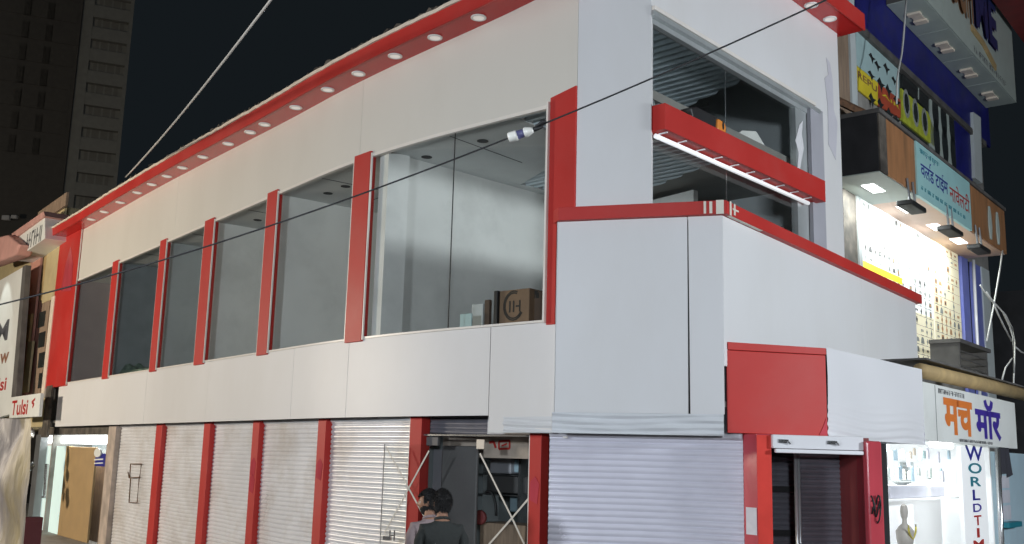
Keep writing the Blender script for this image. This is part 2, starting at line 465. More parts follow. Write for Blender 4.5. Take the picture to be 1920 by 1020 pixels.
run([(.02, .20), (.335, .20), (.32, .315), (.16, .37)], 'mortar_ridge', 'grime', CAN, ST=[-15.95 + (UE + 16.4) * i / 320 for i in range(321)], jit=.04, jo=.012, seed=9)
run([(-.6, .03), (.342, .03), (.342, .18), (-.6, .18)], 'canopy_core', 'concrete', CAN)
DL = [(895, 31), (813, 68), (737, 102), (665, 136), (612, 167), (555, 201), (497, 233), (463, 246), (423, 268), (381, 294), (342, 314), (313, 330), (282, 345), (253, 360), (224, 379), (196, 397), (171, 411)]
def downlight(c, parent, tilt=0):
    d = MB(); n = 20
    # ring with a recessed cup
    prof = [(.098, 0), (.098, -.012), (.080, -.018), (.068, -.010)]
    vs = []
    for r, z in prof: vs += [c + Vector((r * math.cos(2 * math.pi * k / n), r * math.sin(2 * math.pi * k / n), z)) for k in range(n)]
    fs = [(j * n + k, j * n + (k + 1) % n, (j + 1) * n + (k + 1) % n, (j + 1) * n + k) for j in range(len(prof) - 1) for k in range(n)]
    d.add(vs, fs); o = d.build('downlight', 'lens', parent, smooth=True)
    e = MB(); e.disc(c + Vector((0, 0, -.011)), .069, .006, n); e.build('lens', 'lens_inner', o)
    return o
for x, y in DL:
    z = H(5.25)
    for _ in range(6):
        p = atZ(x, y, z); F = A1 if x < 690 else A2
        s = (p.xy - F.P).dot(F.D); z = soff_z(F, s)
    q = path(s if F is A1 else s - A2S + S_BEND, .19, z - .001)
    downlight(q, CAN)

# --- backing wall (dark behind the panel joints)
bk = MB()
bk.box(A1, -15.7, S_BEND - .12, -.30, -.16, Z_PB, Z_SILL - .02)
bk.box(A2, A2S + .12, -.05, -.30, -.16, Z_PB, Z_SILL - .02)
bk.box(A1, -15.7, S_BEND - .12, -.30, -.16, Z_HEAD + .08, H(5.2))
bk.box(A2, A2S + .12, -.2, -.30, -.16, Z_HEAD + .08, H(5.3))
bk.build('backing_wall', 'dark_joint', SB)

def panel_u(ua, ub, z0, z1a, z1b=None, name='cladding_panel', m='white_panel', t=.03, o=0.0, n=24, parent=SB):
    """one panel that follows the rounded front between run lengths ua and ub"""
    b = MB(); z1b = z1b if z1b is not None else z1a; vs = []
    for i in range(n + 1):
        u = ua + (ub - ua) * i / n; z = z1a + (z1b - z1a) * i / n
        vs += [path(u, o, z0), path(u, o, z), path(u, o - t, z), path(u, o - t, z0)]
    fs = [(0, 1, 2, 3), tuple(n * 4 + k for k in (3, 2, 1, 0))]
    for i in range(n):
        for k in range(4): fs.append((i * 4 + k, i * 4 + (k + 1) % 4, i * 4 + 4 + (k + 1) % 4, i * 4 + 4 + k))
    b.add(vs, fs); ob = b.build(name, m, parent)
    for p in ob.data.polygons: p.use_smooth = abs(p.normal.z) < .5 and len(p.vertices) == 4
    ob.data.set_sharp_from_angle(angle=R(40))
    return ob
def UA2(s): return s - A2S + S_BEND
# --- white cladding panels under the windows
J = [A1.S(107, 760), A1.S(182, 760), A1.S(272, 750), A1.S(388, 740), A1.S(548, 720), A1.S(647, 700)]
jj = random.Random(3)
def panel(F, s0, s1, z0, z1, o=0.0, m='white_panel', t=.03, parent=SB, name='cladding_panel'):
    b = MB(); b.box(F, s0 + .004, s1 - .004, o - t, o, z0, z1)
    return b.build(name, m, parent, bevel=.003)
for a, b in zip(J[:-1], J[1:]):
    panel_u(a + .004, b - .004, Z_PB, Z_SILL, o=jj.uniform(-.003, .003), n=10)
s918 = A2.S(918, 700)
panel_u(J[-1] + .004, UA2(s918) - .006, Z_PB, Z_SILL)
panel(A2, s918, 0, Z_STRIP, Z_SILL)

# --- white panels over the windows
zh = Z_HEAD + .045
u1 = A1.S(400, 380); 
panel(A1, -13.85, A1.S(330, 400), zh, H(5.40), m='ivory_panel')
panel_u(A1.S(330, 400) + .004, A1.S(675, 200) - .003, zh, H(5.38), m='ivory_panel')
panel_u(A1.S(675, 200) + .003, UA2(.245), zh, H(5.36), H(5.6), m='ivory_panel')
# thin white bead along the window head
panel_u(-13.85, UA2(A2.S(1027, 250)), Z_HEAD - .003, zh - .004, name='window_head', m='white_trim', t=.06, o=.010, n=60)
panel_u(-13.85, UA2(A2.S(1027, 500)), Z_SILL + .003, Z_SILL + .03, name='window_sill', m='white_trim', t=.10, o=.008, n=60)

# --- red posts between the windows
POSTS = [(-10.96, -10.54), (-7.84, -7.49), (-5.47, -5.04), (-2.79, -2.42), (0.0, .40)]
def red_post(F, a, b, z0, z1, parent=SB, o=.035, name='post', m='red_panel'):
    p = MB(); p.box(F, a, b, -.06, o, z0, z1)
    q = p.build(name, m, parent, bevel=.004)
    for c, d in ((a - .022, a - .002), (b + .002, b + .022)):
        t = MB(); t.box(F, c, d, o - .03, o - .006, z0 + .02, z1 - .03); t.build('trim', 'white_trim', q)
    return q
for a, b in POSTS:
    fa = path(a, 0, 0).xy; fb = path(b, 0, 0).xy
    red_post(fr2(fa, fb), 0, (fb - fa).length, Z_SILL - .03, Z_HEAD + .075)
pier = red_post(A1, -15.85, -13.86, Z_SILL - .05, H(5.33), o=.05, name='end_pier')
# peeling clear film on the end pier
ff = MB(); ff.poly(A1, [(-15.2, H(3.9)), (-14.2, H(3.8)), (-14.3, H(4.5)), (-14.7, H(5.0)), (-15.0, H(4.6))], .052, .056); ff.build('film', 'red_film', pier)
# corner pier with the step over the lower box
sl = A2.S(1030, 400)
p = MB(); p.poly(A2, [(sl, Z_SILL - .03), (-.004, Z_SILL - .03), (-.004, H(2.6)), (.245, H(2.6)), (.245, Z_HEAD + .18), (sl, Z_HEAD + .11)], -.06, .02)
cp = p.build('corner_pier', 'red_panel', SB)
t = MB(); t.box(A2, sl - .03, sl - .003, -.06, .055, Z_SILL - .01, Z_HEAD + .06); t.build('trim', 'white_trim', cp)

# --- glass of the window row
ends = [-13.86] + [v for p_ in POSTS for v in p_]
def pane_between(ua, ub):
    fa = path(ua, 0, 0).xy; fb = path(ub, 0, 0).xy; q = MB()
    q.box(fr2(fa, fb), 0, (fb - fa).length, -.034, -.022, Z_SILL + .031, Z_HEAD - .006); return q.build('window', 'glass', SB)
for i in range(5): pane_between(ends[2 * i] + .023, ends[2 * i + 1] - .023)
s843 = A2.S(843, 450)
pane_between(.423, UA2(s843) - .006); pane_between(UA2(s843) + .006, UA2(sl) - .032)
fa = path(UA2(s843) - .006, 0, 0).xy; fb = path(UA2(s843) + .006, 0, 0).xy
q = MB(); q.box(fr2(fa, fb), 0, (fb - fa).length, -.032, -.024, Z_SILL + .031, Z_HEAD - .006); q.build('joint', 'black', SB)

# --- rooms behind the window row
ZC = Z_HEAD + .03; ZF = H(1.32)
DEP = 4.6
room = MB(); room.box(A1, -15.7, S_BEND + 1.5, -DEP - .1, -DEP, ZF, ZC); room.build('back_wall', 'wall_inside', SB)
ce = MB(); ce.box(A1, -15.7, S_BEND - .06, -DEP - .1, -.10, ZC, ZC + .12); ce.build('ceiling', 'ceiling_inside', SB)
fl = MB(); fl.box(A1, -15.7, S_BEND - .06, -DEP - .1, -.24, ZF - .15, ZF); fl.build('upper_floor', 'floor_inside', SB)
PW = ['wall_pink', 'wall_dark', 'wall_midgrey', 'wall_inside', 'wall_inside']
PS = [-13.95] + [(a + b) / 2 for a, b in POSTS[:4]]
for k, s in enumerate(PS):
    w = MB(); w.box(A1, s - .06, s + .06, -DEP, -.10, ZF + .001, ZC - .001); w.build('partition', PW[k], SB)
# ceiling grid joints and dark open lamp holes
for s in (-9.2, -6.5, -3.9, -1.2):
    w = MB(); w.box(A1, s - .008, s + .008, -DEP, -.12, ZC - .004, ZC + .002); w.build('ceiling_joint', 'dark_joint', SB)
w = MB(); w.box(A1, -13.8, .5, -1.35, -1.335, ZC - .0035, ZC + .002); w.build('ceiling_joint', 'dark_joint', SB)
def hole(x, y, F=None, z=None):
    z = z or ZC
    p = atZ(x, y, z - .006); h = MB(); h.disc(p, .075, .005, 18); h.build('lamp_hole', 'black', SB)
for x, y in ((483, 413), (615, 363), (648, 350)): hole(x, y)

# corner room: partition at the bend, steel deck ceiling, plain ceiling strip
inw = -(A1.N + A2.N).normalized()
PT = fr2(BEND + inw * .17, BEND + inw * 4.6)
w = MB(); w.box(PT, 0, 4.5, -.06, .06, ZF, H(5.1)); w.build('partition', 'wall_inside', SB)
w = MB(); w.box(A1, .425, S_BEND + .06, -.5, -.17, ZF, H(5.1)); w.build('wall_stub', 'wall_inside', SB)
BE = BU.pt(BU_LEN, 0, 0).xy
BBK = BE - BU.N * 6.0
back_a = BEND + inw * 4.6
w = MB(); wb = fr2(back_a, BBK); w.box(wb, 0, (BBK - back_a).length, -.1, 0, ZF, H(6.4)); w.build('back_wall', 'wall_grey', SB)
poly_corner = [BEND + inw * .1, A2.pt(-.1, -.12, 0).xy, TL - TW.N * .12, TR - BU.N * .15, BE - BU.N * .12, BBK, back_a]
fl = MB(); fl.slab(poly_corner, ZF - .15, ZF); fl.build('upper_floor', 'floor_inside', SB)
# plain strip of ceiling next to the partition
ZD = H(4.06)
pc = [BEND + inw * .14 + A2.D * .02, A2.pt(-.75, -.14, 0).xy, A2.pt(-.75, -1.5, 0).xy, (BEND + inw * 2.6)]
ce = MB(); ce.slab(pc, ZD - .02, ZD + .10); ce.build('ceiling', 'ceiling_inside', SB)
for x, y in ((800, 295), (905, 265)): hole(x, y, z=ZD - .02)
w = MB(); a_ = pc[2]; b_ = pc[1]
w.box(A2, -1.9, -1.888, -1.6, -.15, ZD - .024, ZD - .019); w.build('ceiling_joint', 'dark_joint', SB)
def deck(poly, z, name, m, pitch=.16, dirv=(1, 0), amp=.045, ext=None):
    """corrugated sheet: trapezoid waves running along dirv, clipped to poly's bounding frame"""
    D = Vector(dirv).normalized(); N = Vector((-D.y, D.x))
    us = [p.dot(D) for p in poly]; vs_ = [p.dot(N) for p in poly]
    v0, v1 = min(vs_), max(vs_)
    bm = bmesh.new(); v = v0; prof = []
    while v < v1:
        prof += [(v, 0), (v + pitch * .35, 0), (v + pitch * .5, amp), (v + pitch * .85, amp)]; v += pitch
    rows = []
    for (vv, h) in prof:
        rows.append([bm.verts.new((D * u + N * vv).to_3d() + Vector((0, 0, z + h))) for u in (min(us), max(us))])
    for r0, r1 in zip(rows[:-1], rows[1:]): bm.faces.new((r0[0], r0[1], r1[1], r1[0]))
    # clip to the polygon
    n = len(poly); c = sum(poly, Vector((0, 0))) / n
    for i in range(n):
        a, b = poly[i], poly[(i + 1) % n]; e = (b - a); nr = Vector((e.y, -e.x))
        if nr.dot(c - a) > 0: nr = -nr
        g_ = bm.verts[:] + bm.edges[:] + bm.faces[:]
        bmesh.ops.bisect_plane(bm, geom=g_, plane_co=(a.x, a.y, 0), plane_no=(nr.x, nr.y, 0), clear_outer=True)
    mb = MB(); bm.verts.index_update(); mb.add([q.co.copy() for q in bm.verts], [[q.index for q in f.verts] for f in bm.faces]); bm.free()
    return mb.build(name, m, SB)
dk_poly = [A2.pt(-.95, -.14, 0).xy, A2.pt(-.05, -.14, 0).xy, TR - BU.N * .2, BE - BU.N * .2, BBK, BEND + inw * 4.5, BEND + inw * 2.5]
deck(dk_poly, ZD - .01, 'deck_ceiling', 'deck_sheet', dirv=(BU.N.x, BU.N.y))
sl_ = MB(); sl_.slab(dk_poly, ZD + .05, ZD + .16); sl_.build('mezzanine_floor', 'floor_inside', SB)
deck([TL - TW.N * .1, TR - BU.N * .1, BE - BU.N * .1, BBK, back_a], H(5.16), 'roof_deck', 'deck_sheet', dirv=(BU.N.x, BU.N.y))
# roofs closing the building
rf = MB(); rf.slab([A1.pt(-15.9, 0, 0).xy, BEND, A2.pt(.2, 0, 0).xy, back_a + A2.D * 2, A1.pt(S_BEND, -DEP - .2, 0).xy, A1.pt(-15.9, -DEP - .2, 0).xy], H(5.46), H(5.58)); rf.build('roof', 'concrete', SB)
w = MB(); w.box(A1, -15.98, -15.86, -DEP - .2, -.3, 0, H(5.5)); w.build('end_wall', 'concrete', SB)
w = MB(); ef = fr2(BE, BBK); w.box(ef, .05, 6, .0, .12, 0, H(6.4)); w.build('end_wall', 'concrete', SB)
w = MB(); w.box(ef, .2, 6, -.03, -.004, ZF, H(6.1)); w.build('inner_lining', 'wall_grey', SB)
w = MB(); tf = fr2(TL, back_a); w.box(tf, .3, (back_a - TL).length, -.06, .06, H(4.3), H(6.4)); w.build('upper_wall', 'wall_grey', SB)

# --- corner tower panel
b = MB(); b.box(TW, 0, T_LEN, -.12, .0, H(2.62), H(6.9)); b.build('tower_panel', 'white_panel', SB, bevel=.004)

# --- lower corner box
s1290 = CF.S(1291, 600)
b = MB(); b.box(CF, .003, s1290 - .008, -.03, 0, H(.5), H(2.6)); b.build('cladding_panel', 'white_panel', SB, bevel=.003)
b = MB(); b.poly(CF, [(s1290 + .014, H(.5)), (C_LEN - .004, H(.5)), (C_LEN - .004, H(2.6)), (s1290 + .002, H(2.6))], -.03, .002); b.build('cladding_panel', 'white_panel', SB, bevel=.003)
b = MB(); b.box(CF, .02, C_LEN - .05, -.12, -.045, H(.3), H(2.55)); b.build('backing_wall', 'black', SB)
b = MB(); b.slab([KC - A2.N * .03, KC - A2.N * .0 + Vector((-.004, 0)), KX + Vector((-.004, -.0)), KX - CF.N * .04 + CF.D * .02], H(.3), H(2.6)); b.build('box_return', 'white_panel', SB)
# crinkled film strip along its foot, in real ripples
def ripple(F, s0, s1, z0, z1, o, name, m, ns=70, nz=40, amp=.013, seed=1, parent=SB):
    rn = random.Random(seed); ph = [rn.uniform(0, 6.28) for _ in range(8)]
    mb = MB(); vs = []
    for j in range(nz + 1):
        z = z0 + (z1 - z0) * j / nz
        for i in range(ns + 1):
            s = s0 + (s1 - s0) * i / ns
            q = amp * (math.sin(z * 95 + 1.5 * math.sin(s * 3 + ph[0]) + ph[1]) * .6 + math.sin(z * 55 + s * 2 + ph[2]) * .4 + .3 * math.sin(s * 9 + z * 30 + ph[3]))
            vs.append(F.pt(s, o + q, z))
    fs = [(j * (ns + 1) + i, j * (ns + 1) + i + 1, (j + 1) * (ns + 1) + i + 1, (j + 1) * (ns + 1) + i) for j in range(nz) for i in range(ns)]
    mb.add(vs, fs); return mb.build(name, m, parent, smooth=True)
ripple(CF, -.02, C_LEN - .01, Z_STRIP, H(.5), .014, 'film_strip', 'strip_film', seed=2)
ripple(A2, A2.S(945, 795), .0, Z_STRIP + .005, H(.46), .012, 'film_strip', 'strip_film', ns=30, seed=3)
# --- parapet on the side street
s1617 = BP.S(1617, 600)
for a, b_ in ((.004, s1617), (s1617, B_LEN)):
    panel(BP, a, b_, H(1.0), H(2.6))
w = MB(); w.box(BP, .1, B_LEN - .02, -.15, -.04, H(.4), H(2.58)); w.build('backing_wall', 'dark_joint', SB)
w = MB(); w.slab([KX + (CF.N * -.05), CR - BP.N * .05 - CF.N * .05, BP.pt(B_LEN - .02, -.05, 0).xy, BU.pt(BU_LEN, -.05, 0).xy, TR, TL], H(2.50), H(2.58)); w.build('ledge', 'concrete', SB)
# --- red band round the top of the box
bo = .07
k1 = 1 / math.cos(.5 * math.acos(max(-1, min(1, CF.N.dot(BP.N))))); mid = (CF.N + BP.N).normalized()
c_out = CR + mid * bo * k1; c_in = CR - mid * .04 * k1
b = MB(); b.slab([A2.pt(-.33, .055, 0).xy, A2.pt(-.02, .058, 0).xy, CF.pt(.02, bo, 0).xy, c_out, c_in, CF.pt(.0, -.04, 0).xy, A2.pt(-.33, -.03, 0).xy][1:-1], H(2.603), H(2.75)); b.build('red_band', 'red_panel', SB, bevel=.004)
b = MB(); b.slab([c_out + BP.D * .004, BP.pt(B_LEN + .12, bo, 0).xy, BP.pt(B_LEN + .12, -.04, 0).xy, c_in + BP.D * .004], H(2.603), H(2.745)); b.build('red_band', 'red_panel', SB, bevel=.004)
# masking tape left at the mitre
tp = MB()
tp.box(CF, C_LEN - .06, C_LEN + .02, bo + .003, bo + .008, H(2.60), H(2.752)); tp.box(CF, C_LEN - .13, C_LEN - .10, bo + .003, bo + .007, H(2.61), H(2.74)); tp.box(CF, C_LEN - .19, C_LEN - .165, bo + .003, bo + .007, H(2.61), H(2.745))
tp.box(BP, .02, .06, bo + .003, bo + .008, H(2.60), H(2.75)); tp.box(BP, .12, .16, bo + .003, bo + .007, H(2.62), H(2.745)); tp.box(BP, .09, .24, bo + .003, bo + .0075, H(2.67), H(2.69)); tp.box(BP, .06, .9, .02, bo - .01, H(2.598), H(2.602))
tp.build('masking_tape', 'tape_white', SB)

# --- sign box under the parapet: red square face, white film-wrapped flank
Q0 = Vector((2.262, 10.60)); Q1 = Vector((3.375, 10.86)); Q2 = Vector((5.27, 13.02)); Q3 = BP.pt(3.2, -.1, 0).xy; Q4 = CR - BP.N * .06 + BP.D * .1
b = MB(); b.slab([Q0 + Vector((.02, .05)), Q1 + Vector((-.01, .03)), Q2 - Vector((.03, -.03)), Q2 + Vector((-.8, .75)), Q4 + BP.D * 3, Q4], H(.32), H(1.25)); SG = b.build('sign_box', 'dark_joint', SB)
RF = fr2(Q0, Q1)
def wavy(F, s0, s1, z0, z1, o, name, m, parent, ns=40, nz=90, amp=.006, seed=1, frq=1.0, zl=None, zr=None):
    rn = random.Random(seed); ph = [rn.uniform(0, 6.28) for _ in range(6)]
    mb = MB(); vs = []
    for j in range(nz + 1):
        for i in range(ns + 1):
            s = s0 + (s1 - s0) * i / ns; z = z0 + (z1 - z0) * j / nz
            low = max(0, 1 - (z - z0) / (z1 - z0) * 2.2)
            q = amp * (.6 * math.sin(s * 4 * frq + z * 3 + ph[0]) + .4 * math.sin(s * 2 - z * 7 * frq + ph[1])) + low * amp * 1.0 * math.sin(z * 70 + 2 * math.sin(s * 2.5 + ph[2]))
            vs.append(F.pt(s, o + q, z))
    fs = [(j * (ns + 1) + i, j * (ns + 1) + i + 1, (j + 1) * (ns + 1) + i + 1, (j + 1) * (ns + 1) + i) for j in range(nz) for i in range(ns)]
    mb.add(vs, fs); return mb.build(name, m, parent, smooth=True)
rl = (Q1 - Q0).length
b = MB(); b.box(RF, 0, rl, -.02, 0, H(.315), H(1.17)); b.build('red_face', 'red_panel', SG, bevel=.006)
b = MB(); b.poly(RF, [(0.01, H(1.174)), (rl + .005, H(1.174)), (rl - .0, H(1.245)), (0.01, H(1.255))], -.02, .012); b.build('red_fold', 'red_panel', SG, bevel=.004)
b = MB(); b.poly(RF, [(rl - .10, H(.325)), (rl - .01, H(.33)), (rl - .015, H(.50)), (rl - .05, H(.42))], .002, .006); b.build('film', 'red_film', SG)
WF = fr2(Q1, Q2); wl_ = (Q2 - Q1).length
wavy(WF, .012, wl_, H(.30), H(1.255), .004, 'film_wrap', 'white_film', SG, amp=.009, seed=5)
b = MB(); b.box(WF, wl_, wl_ + .01, -.9, .0, H(.31), H(1.25)); b.build('box_end', 'grey_film', SG)

# --- upper wall and big window on the side street
zw0, zw1 = H(2.74), H(4.90)
sg0, sg1 = .02, BU.S(1500, 300)
sj = BU.S(1520, 300)
panel(BU, .0, BU_LEN, H(5.02), H(6.6), name='cladding_panel')
panel(BU, BU.S(1546, 400), BU_LEN, H(2.6), H(5.02))
w = MB(); w.box(BU, sj, BU.S(1546, 400), -.04, .02, H(2.6), H(5.02)); w.build('window_jamb', 'grey_jamb', SB, bevel=.004)
w = MB(); w.box(BU, sg1, sj, -.14, -.05, H(2.6), H(5.0)); w.build('window_jamb', 'aluminium', SB)
w = MB(); w.box(BU, .0, BU.S(1535, 210), -.03, .035, H(4.96), H(5.02)); w.box(BU, 0, sj, -.12, -.031, H(4.90), H(5.0)); w.build('window_head', 'aluminium', SB, bevel=.006)
w = MB(); w.box(BU, 0, BU.S(1525, 205), .0, .05, H(5.024), H(5.075)); w.build('head_flashing', 'white_trim', SB, bevel=.01)
s1375 = BU.S(1375, 250)
for a, b_ in ((sg0, s1375 - .005), (s1375 + .005, sg1)):
    q = MB(); q.box(BU, a, b_, -.112, -.100, zw0, zw1); q.build('window', 'glass', SB)
q = MB(); q.box(BU, s1375 - .005, s1375 + .005, -.110, -.102, zw0, zw1); q.build('joint', 'steel', SB)
# red beam across the window with its clips and a tube, unlit but given a faint added glow
BMo = .16
s_r = BU.S(1548, 365, BMo)
b = MB(); b.box(BU, .03, s_r, -.09, BMo, H(3.60), H(3.90)); RB = b.build('red_beam', 'red_panel', SB, bevel=.004)
b = MB(); b.tube([BU.pt(.05, .02, H(3.55)), BU.pt(s_r - .25, .02, H(3.55))], .028, 10); b.build('lamp_tube', 'tube_glow', RB, smooth=True)
for k in range(10):
    s = .12 + k * (s_r - .5) / 9
    b = MB(); b.box(BU, s - .012, s + .012, .02, .13, H(3.585), H(3.594)); b.box(BU, s - .012, s + .012, .015, .025, H(3.52), H(3.59)); b.build('clip', 'tube_white', RB)
# peeling grey film on the right edge of that wall
def wp(x, y): return BU.hit(x, y, .004)
b = MB(); b.poly(BU, [wp(*c) for c in ((1549, 108), (1553, 140), (1546, 146), (1552, 200), (1553, 270), (1567, 300), (1570, 230), (1563, 205), (1561, 150), (1556, 118))], .004, .007); b.build('film', 'grey_film', SB)
b = MB(); b.poly(BU, [wp(*c) for c in ((1497, 262), (1505, 232), (1511, 225), (1509, 250), (1513, 275), (1505, 320), (1500, 322), (1503, 285))], -.045, -.04); b.build('film', 'white_film', SB)
# roof edge on the side street: red soffit, fascia, two round lamps
zs = H(6.43)
b = MB(); b.box(BU, -.3, BU_LEN + .12, .004, .36, zs, zs + .02); CB = b.build('canopy', 'red_soffit', SB)
b = MB(); b.box(BU, -.3, BU_LEN + .12, .362, .385, zs - .01, zs + .25); b.build('fascia', 'red_panel', CB, bevel=.003)
b = MB(); b.box(BU, BU_LEN + .0, BU_LEN + .118, -.2, .0, zs, zs + .25); b.build('fascia', 'red_panel', CB)
for x, y in ((1521, 9), (1556, 35)): downlight(atZ(x, y, zs - .001), CB)
b = MB(); b.slab([TL - Vector((.3, 0)), TR + TW.N * .02, BU.pt(BU_LEN, .3, 0).xy, BBK, back_a], H(6.62), H(6.75)); b.build('roof', 'concrete', SB)

# ------------------------------------------------------------------ ground floor of the corner shop
def shutter(F, s0, s1, z0, z1, o, name, m, parent=SB, pitch=.066, seed=0, amp=.004, ns=10):
    rn = random.Random(seed); ph = [rn.uniform(0, 6.28) for _ in range(4)]
    mb = MB(); prof = []
    z = z0
    while z < z1 - 1e-4:
        for f, d in ((0, 0), (.10, .006), (.30, .016), (.55, .019), (.80, .014), (.93, .004)): prof.append((min(z1, z + f * pitch), d))
        z += pitch
    vs = []
    for zz, d in prof:
        for i in range(ns + 1):
            s = s0 + (s1 - s0) * i / ns; t = (z1 - zz) / (z1 - z0)
            vs.append(F.pt(s, o + d + amp * .8 * math.sin(s * 2 + zz * 2 + ph[1]), zz + amp * t * 2.5 * math.sin(s * 2.6 + ph[0] + zz * 1.3)))
    n = ns + 1
    fs = [(j * n + i, j * n + i + 1, (j + 1) * n + i + 1, (j + 1) * n + i) for j in range(len(prof) - 1) for i in range(ns)]
    mb.add(vs, fs); return mb.build(name, m, parent, smooth=True)
G1 = A1.off(-.28); G2 = A2.off(-.28)
def plan(F, x, y=907): q = F.pt(F.S(x, y), 0, 0); return q.xy
ZT = Z_PB + .04
# plan points of the red ground-floor posts (left edge, right edge)
PP = [(plan(G1, 293.5), plan(G1, 305.0)), (plan(G1, 384.5), plan(G1, 396.5)), (plan(G1, 477.7), plan(G1, 490)),
      (plan(G1, 602), plan(G1, 617)), (plan(G2, 775), plan(G2, 797)), (plan(G2, 1002), plan(G2, 1024))]
def gpost(a, b, z1=ZT, m='red_panel', out=.10):
    F = fr2(a, b); L = (b - a).length
    p = MB(); p.box(F, 0, L, -.05, out, 0.13, z1); q = p.build('post', m, SB, bevel=.004)
    t = MB(); t.box(F, -.018, -.002, -.05, out - .01, .13, z1 - .02); t.build('trim', 'white_trim', q)
    return q
posts_g = [gpost(a, b) for a, b in PP]
# clear film still stuck on some posts
for pi, zz in ((2, 2.0), (2, 1.75), (3, 2.02), (5, 1.9)):
    a, b = PP[pi]; F = fr2(a, b); L = (b - a).length; f_ = MB()
    f_.poly(F, [(.1 * L, zz - .1), (.75 * L, zz - .14), (.9 * L, zz + .08), (.55 * L, zz + .16), (.15 * L, zz + .1)], .102, .105); f_.build('film', 'red_film', posts_g[pi])
LS = plan(G1, 219)
starts = [LS, PP[0][1], PP[1][1], PP[2][1], PP[3][1]]; stops = [PP[0][0], PP[1][0], PP[2][0], PP[3][0], PP[4][0]]
SH = []
for k, (a, b) in enumerate(zip(starts, stops)):
    F = fr2(a, b); L = (b - a).length
    o = shutter(F, .005, L - .005, .14, Z_PB - .03, 0, 'rolling_shutter', 'shutter_white', seed=k, amp=.004)
    SH.append((F, L, o))
    w = MB(); w.box(F, .01, L - .01, -.20, .05, Z_PB - .045, Z_PB + .10); w.build('shutter_hood', 'strip_film', o, bevel=.02)
# wall piece between the doorway of the next shop and the first shutter
a = plan(G1, 205); F = fr2(a, LS); w = MB(); w.box(F, 0, (LS - a).length, -.05, .12, .13, Z_PB - .01); w.build('pilaster', 'marble', SB)
# rusty bracket frame hanging on the first shutter
F, L, o = SH[0]
br = MB()
def fp(x, y): return F.hit(x, y, .05)
for pts in (((245, 870), (265, 870), (262, 895), (243, 896), (245, 870)), ((245, 897), (242, 942), (257, 943), (261, 896)), ((240, 885), (242, 896))):
    q = [F.pt(*((lambda h: (h[0], .05, h[1]))(fp(*c)))) for c in pts]
    br.tube(q, .012, 6)
tag(br.build('door_bracket', 'rust'), 'small rusty metal bracket hanging on the leftmost white rolling shutter', 'bracket')
# central wide shutter (violet-white), facing the corner
CS = CF.off(-.26)
sa, sb2 = CS.S(1030, 900), CS.S(1394, 900)
o = shutter(CS, sa, sb2, .14, Z_STRIP - .0, 0, 'rolling_shutter', 'shutter_violet', seed=11, amp=.005, ns=24)
w = MB(); w.box(CS, sa, sb2, -.2, .06, Z_STRIP - .035, H(.48)); w.build('shutter_hood', 'grey_film', o, bevel=.02)
w = MB(); w.box(CS, CS.S(1062, 818) - .02, CS.S(1062, 818) + .03, .06, .075, Z_STRIP - .05, Z_STRIP - .03); w.build('clip', 'white_trim', o)

# wide red pillar right of it: two faces
R0 = CS.pt(CS.S(1395, 900), .02, 0).xy
R1 = CS.pt(CS.S(1421, 900), .16, 0).xy
R2 = R1 + Vector((.155, .03))
pl = MB(); pl.slab([R0, R1, R2, R2 + Vector((.02, .3)), R0 + Vector((.0, .3))], .13, H(.31)); PLR = pl.build('pillar', 'red_film', SB, bevel=.004)
F = fr2(R1, R2); pl = MB(); pl.box(F, .0, (R2 - R1).length, .002, .008, .13, H(.30)); pl.build('pillar_face', 'red_bright', PLR)
F2 = fr2(R0, R1); pl = MB(); pl.box(F2, .03, (R1 - R0).length - .01, .003, .006, 1.55, 1.82); pl.build('film', 'grey_film', PLR)

# side doorway with half-seen grey shutter
GD = Fr(R2, (1, .12)); ge = GD.S(1618, 900)
w = MB(); w.box(GD, 0, ge, -.25, .05, H(.17), H(.31)); HD = w.build('shutter_hood', 'white_film', SB, bevel=.012)
w = MB(); w.box(GD, .02, ge - .01, .03, .075, H(.125), H(.165)); w.build('bottom_bar', 'tube_white', HD, bevel=.01)
for s in (.10, .62, 1.0):
    if s < ge:
        w = MB(); w.tube([GD.pt(s, .06, H(.24)), GD.pt(s + .05, .085, H(.25)), GD.pt(s + .08, .06, H(.22))], .012, 6); w.box(GD, s - .04, s + .05, .051, .058, H(.225), H(.262)); w.build('latch', 'steel', HD)
GI = GD.off(-.55)
si = GI.S(1500, 900)
o = shutter(GI, si, GI.S(1614, 900), .14, H(.16), 0, 'rolling_shutter', 'shutter_grey', seed=21, amp=.003, pitch=.055)
w = MB(); w.tube([GI.pt(si - .06, .04, .14), GI.pt(si - .06, .04, H(.16))], .022, 8); w.tube([GI.pt(si - .02, .02, .14), GI.pt(si - .02, .02, H(.16))], .016, 8); w.build('guide_rail', 'aluminium', o, smooth=True)
GJ = GD.off(-1.1)
o2 = shutter(GJ, GJ.S(1440, 900), GJ.S(1500, 900), .14, H(.10), 0, 'rolling_shutter', 'shutter_grey', seed=22, amp=.003, pitch=.06)
for zb3 in (1.48, 1.96):
    w = MB(); w.box(GJ, GJ.S(1440, 900), GJ.S(1500, 900), .03, .10, zb3, zb3 + .06); w.build('shutter_bar', 'black', o2)
w = MB(); w.box(GD, -.1, ge + .3, -1.5, -1.4, .13, H(.4)); w.build('back_wall', 'wall_dark', SB)
w = MB(); w.box(GD, ge + .0, ge + .07, -1.3, .02, .13, H(.3)); w.build('jamb', 'maroon', SB)
rp_ = MB(); rp_.box(GD, ge + .0, ge + .17, -.15, .10, .13, H(.27)); RP = rp_.build('post', 'red_film', SB, bevel=.02)
rb = MB(); rb.box(GD, ge + .172, ge + .24, -.15, .06, .13, H(.25)); rb.build('post_edge', 'dull_black', RP)
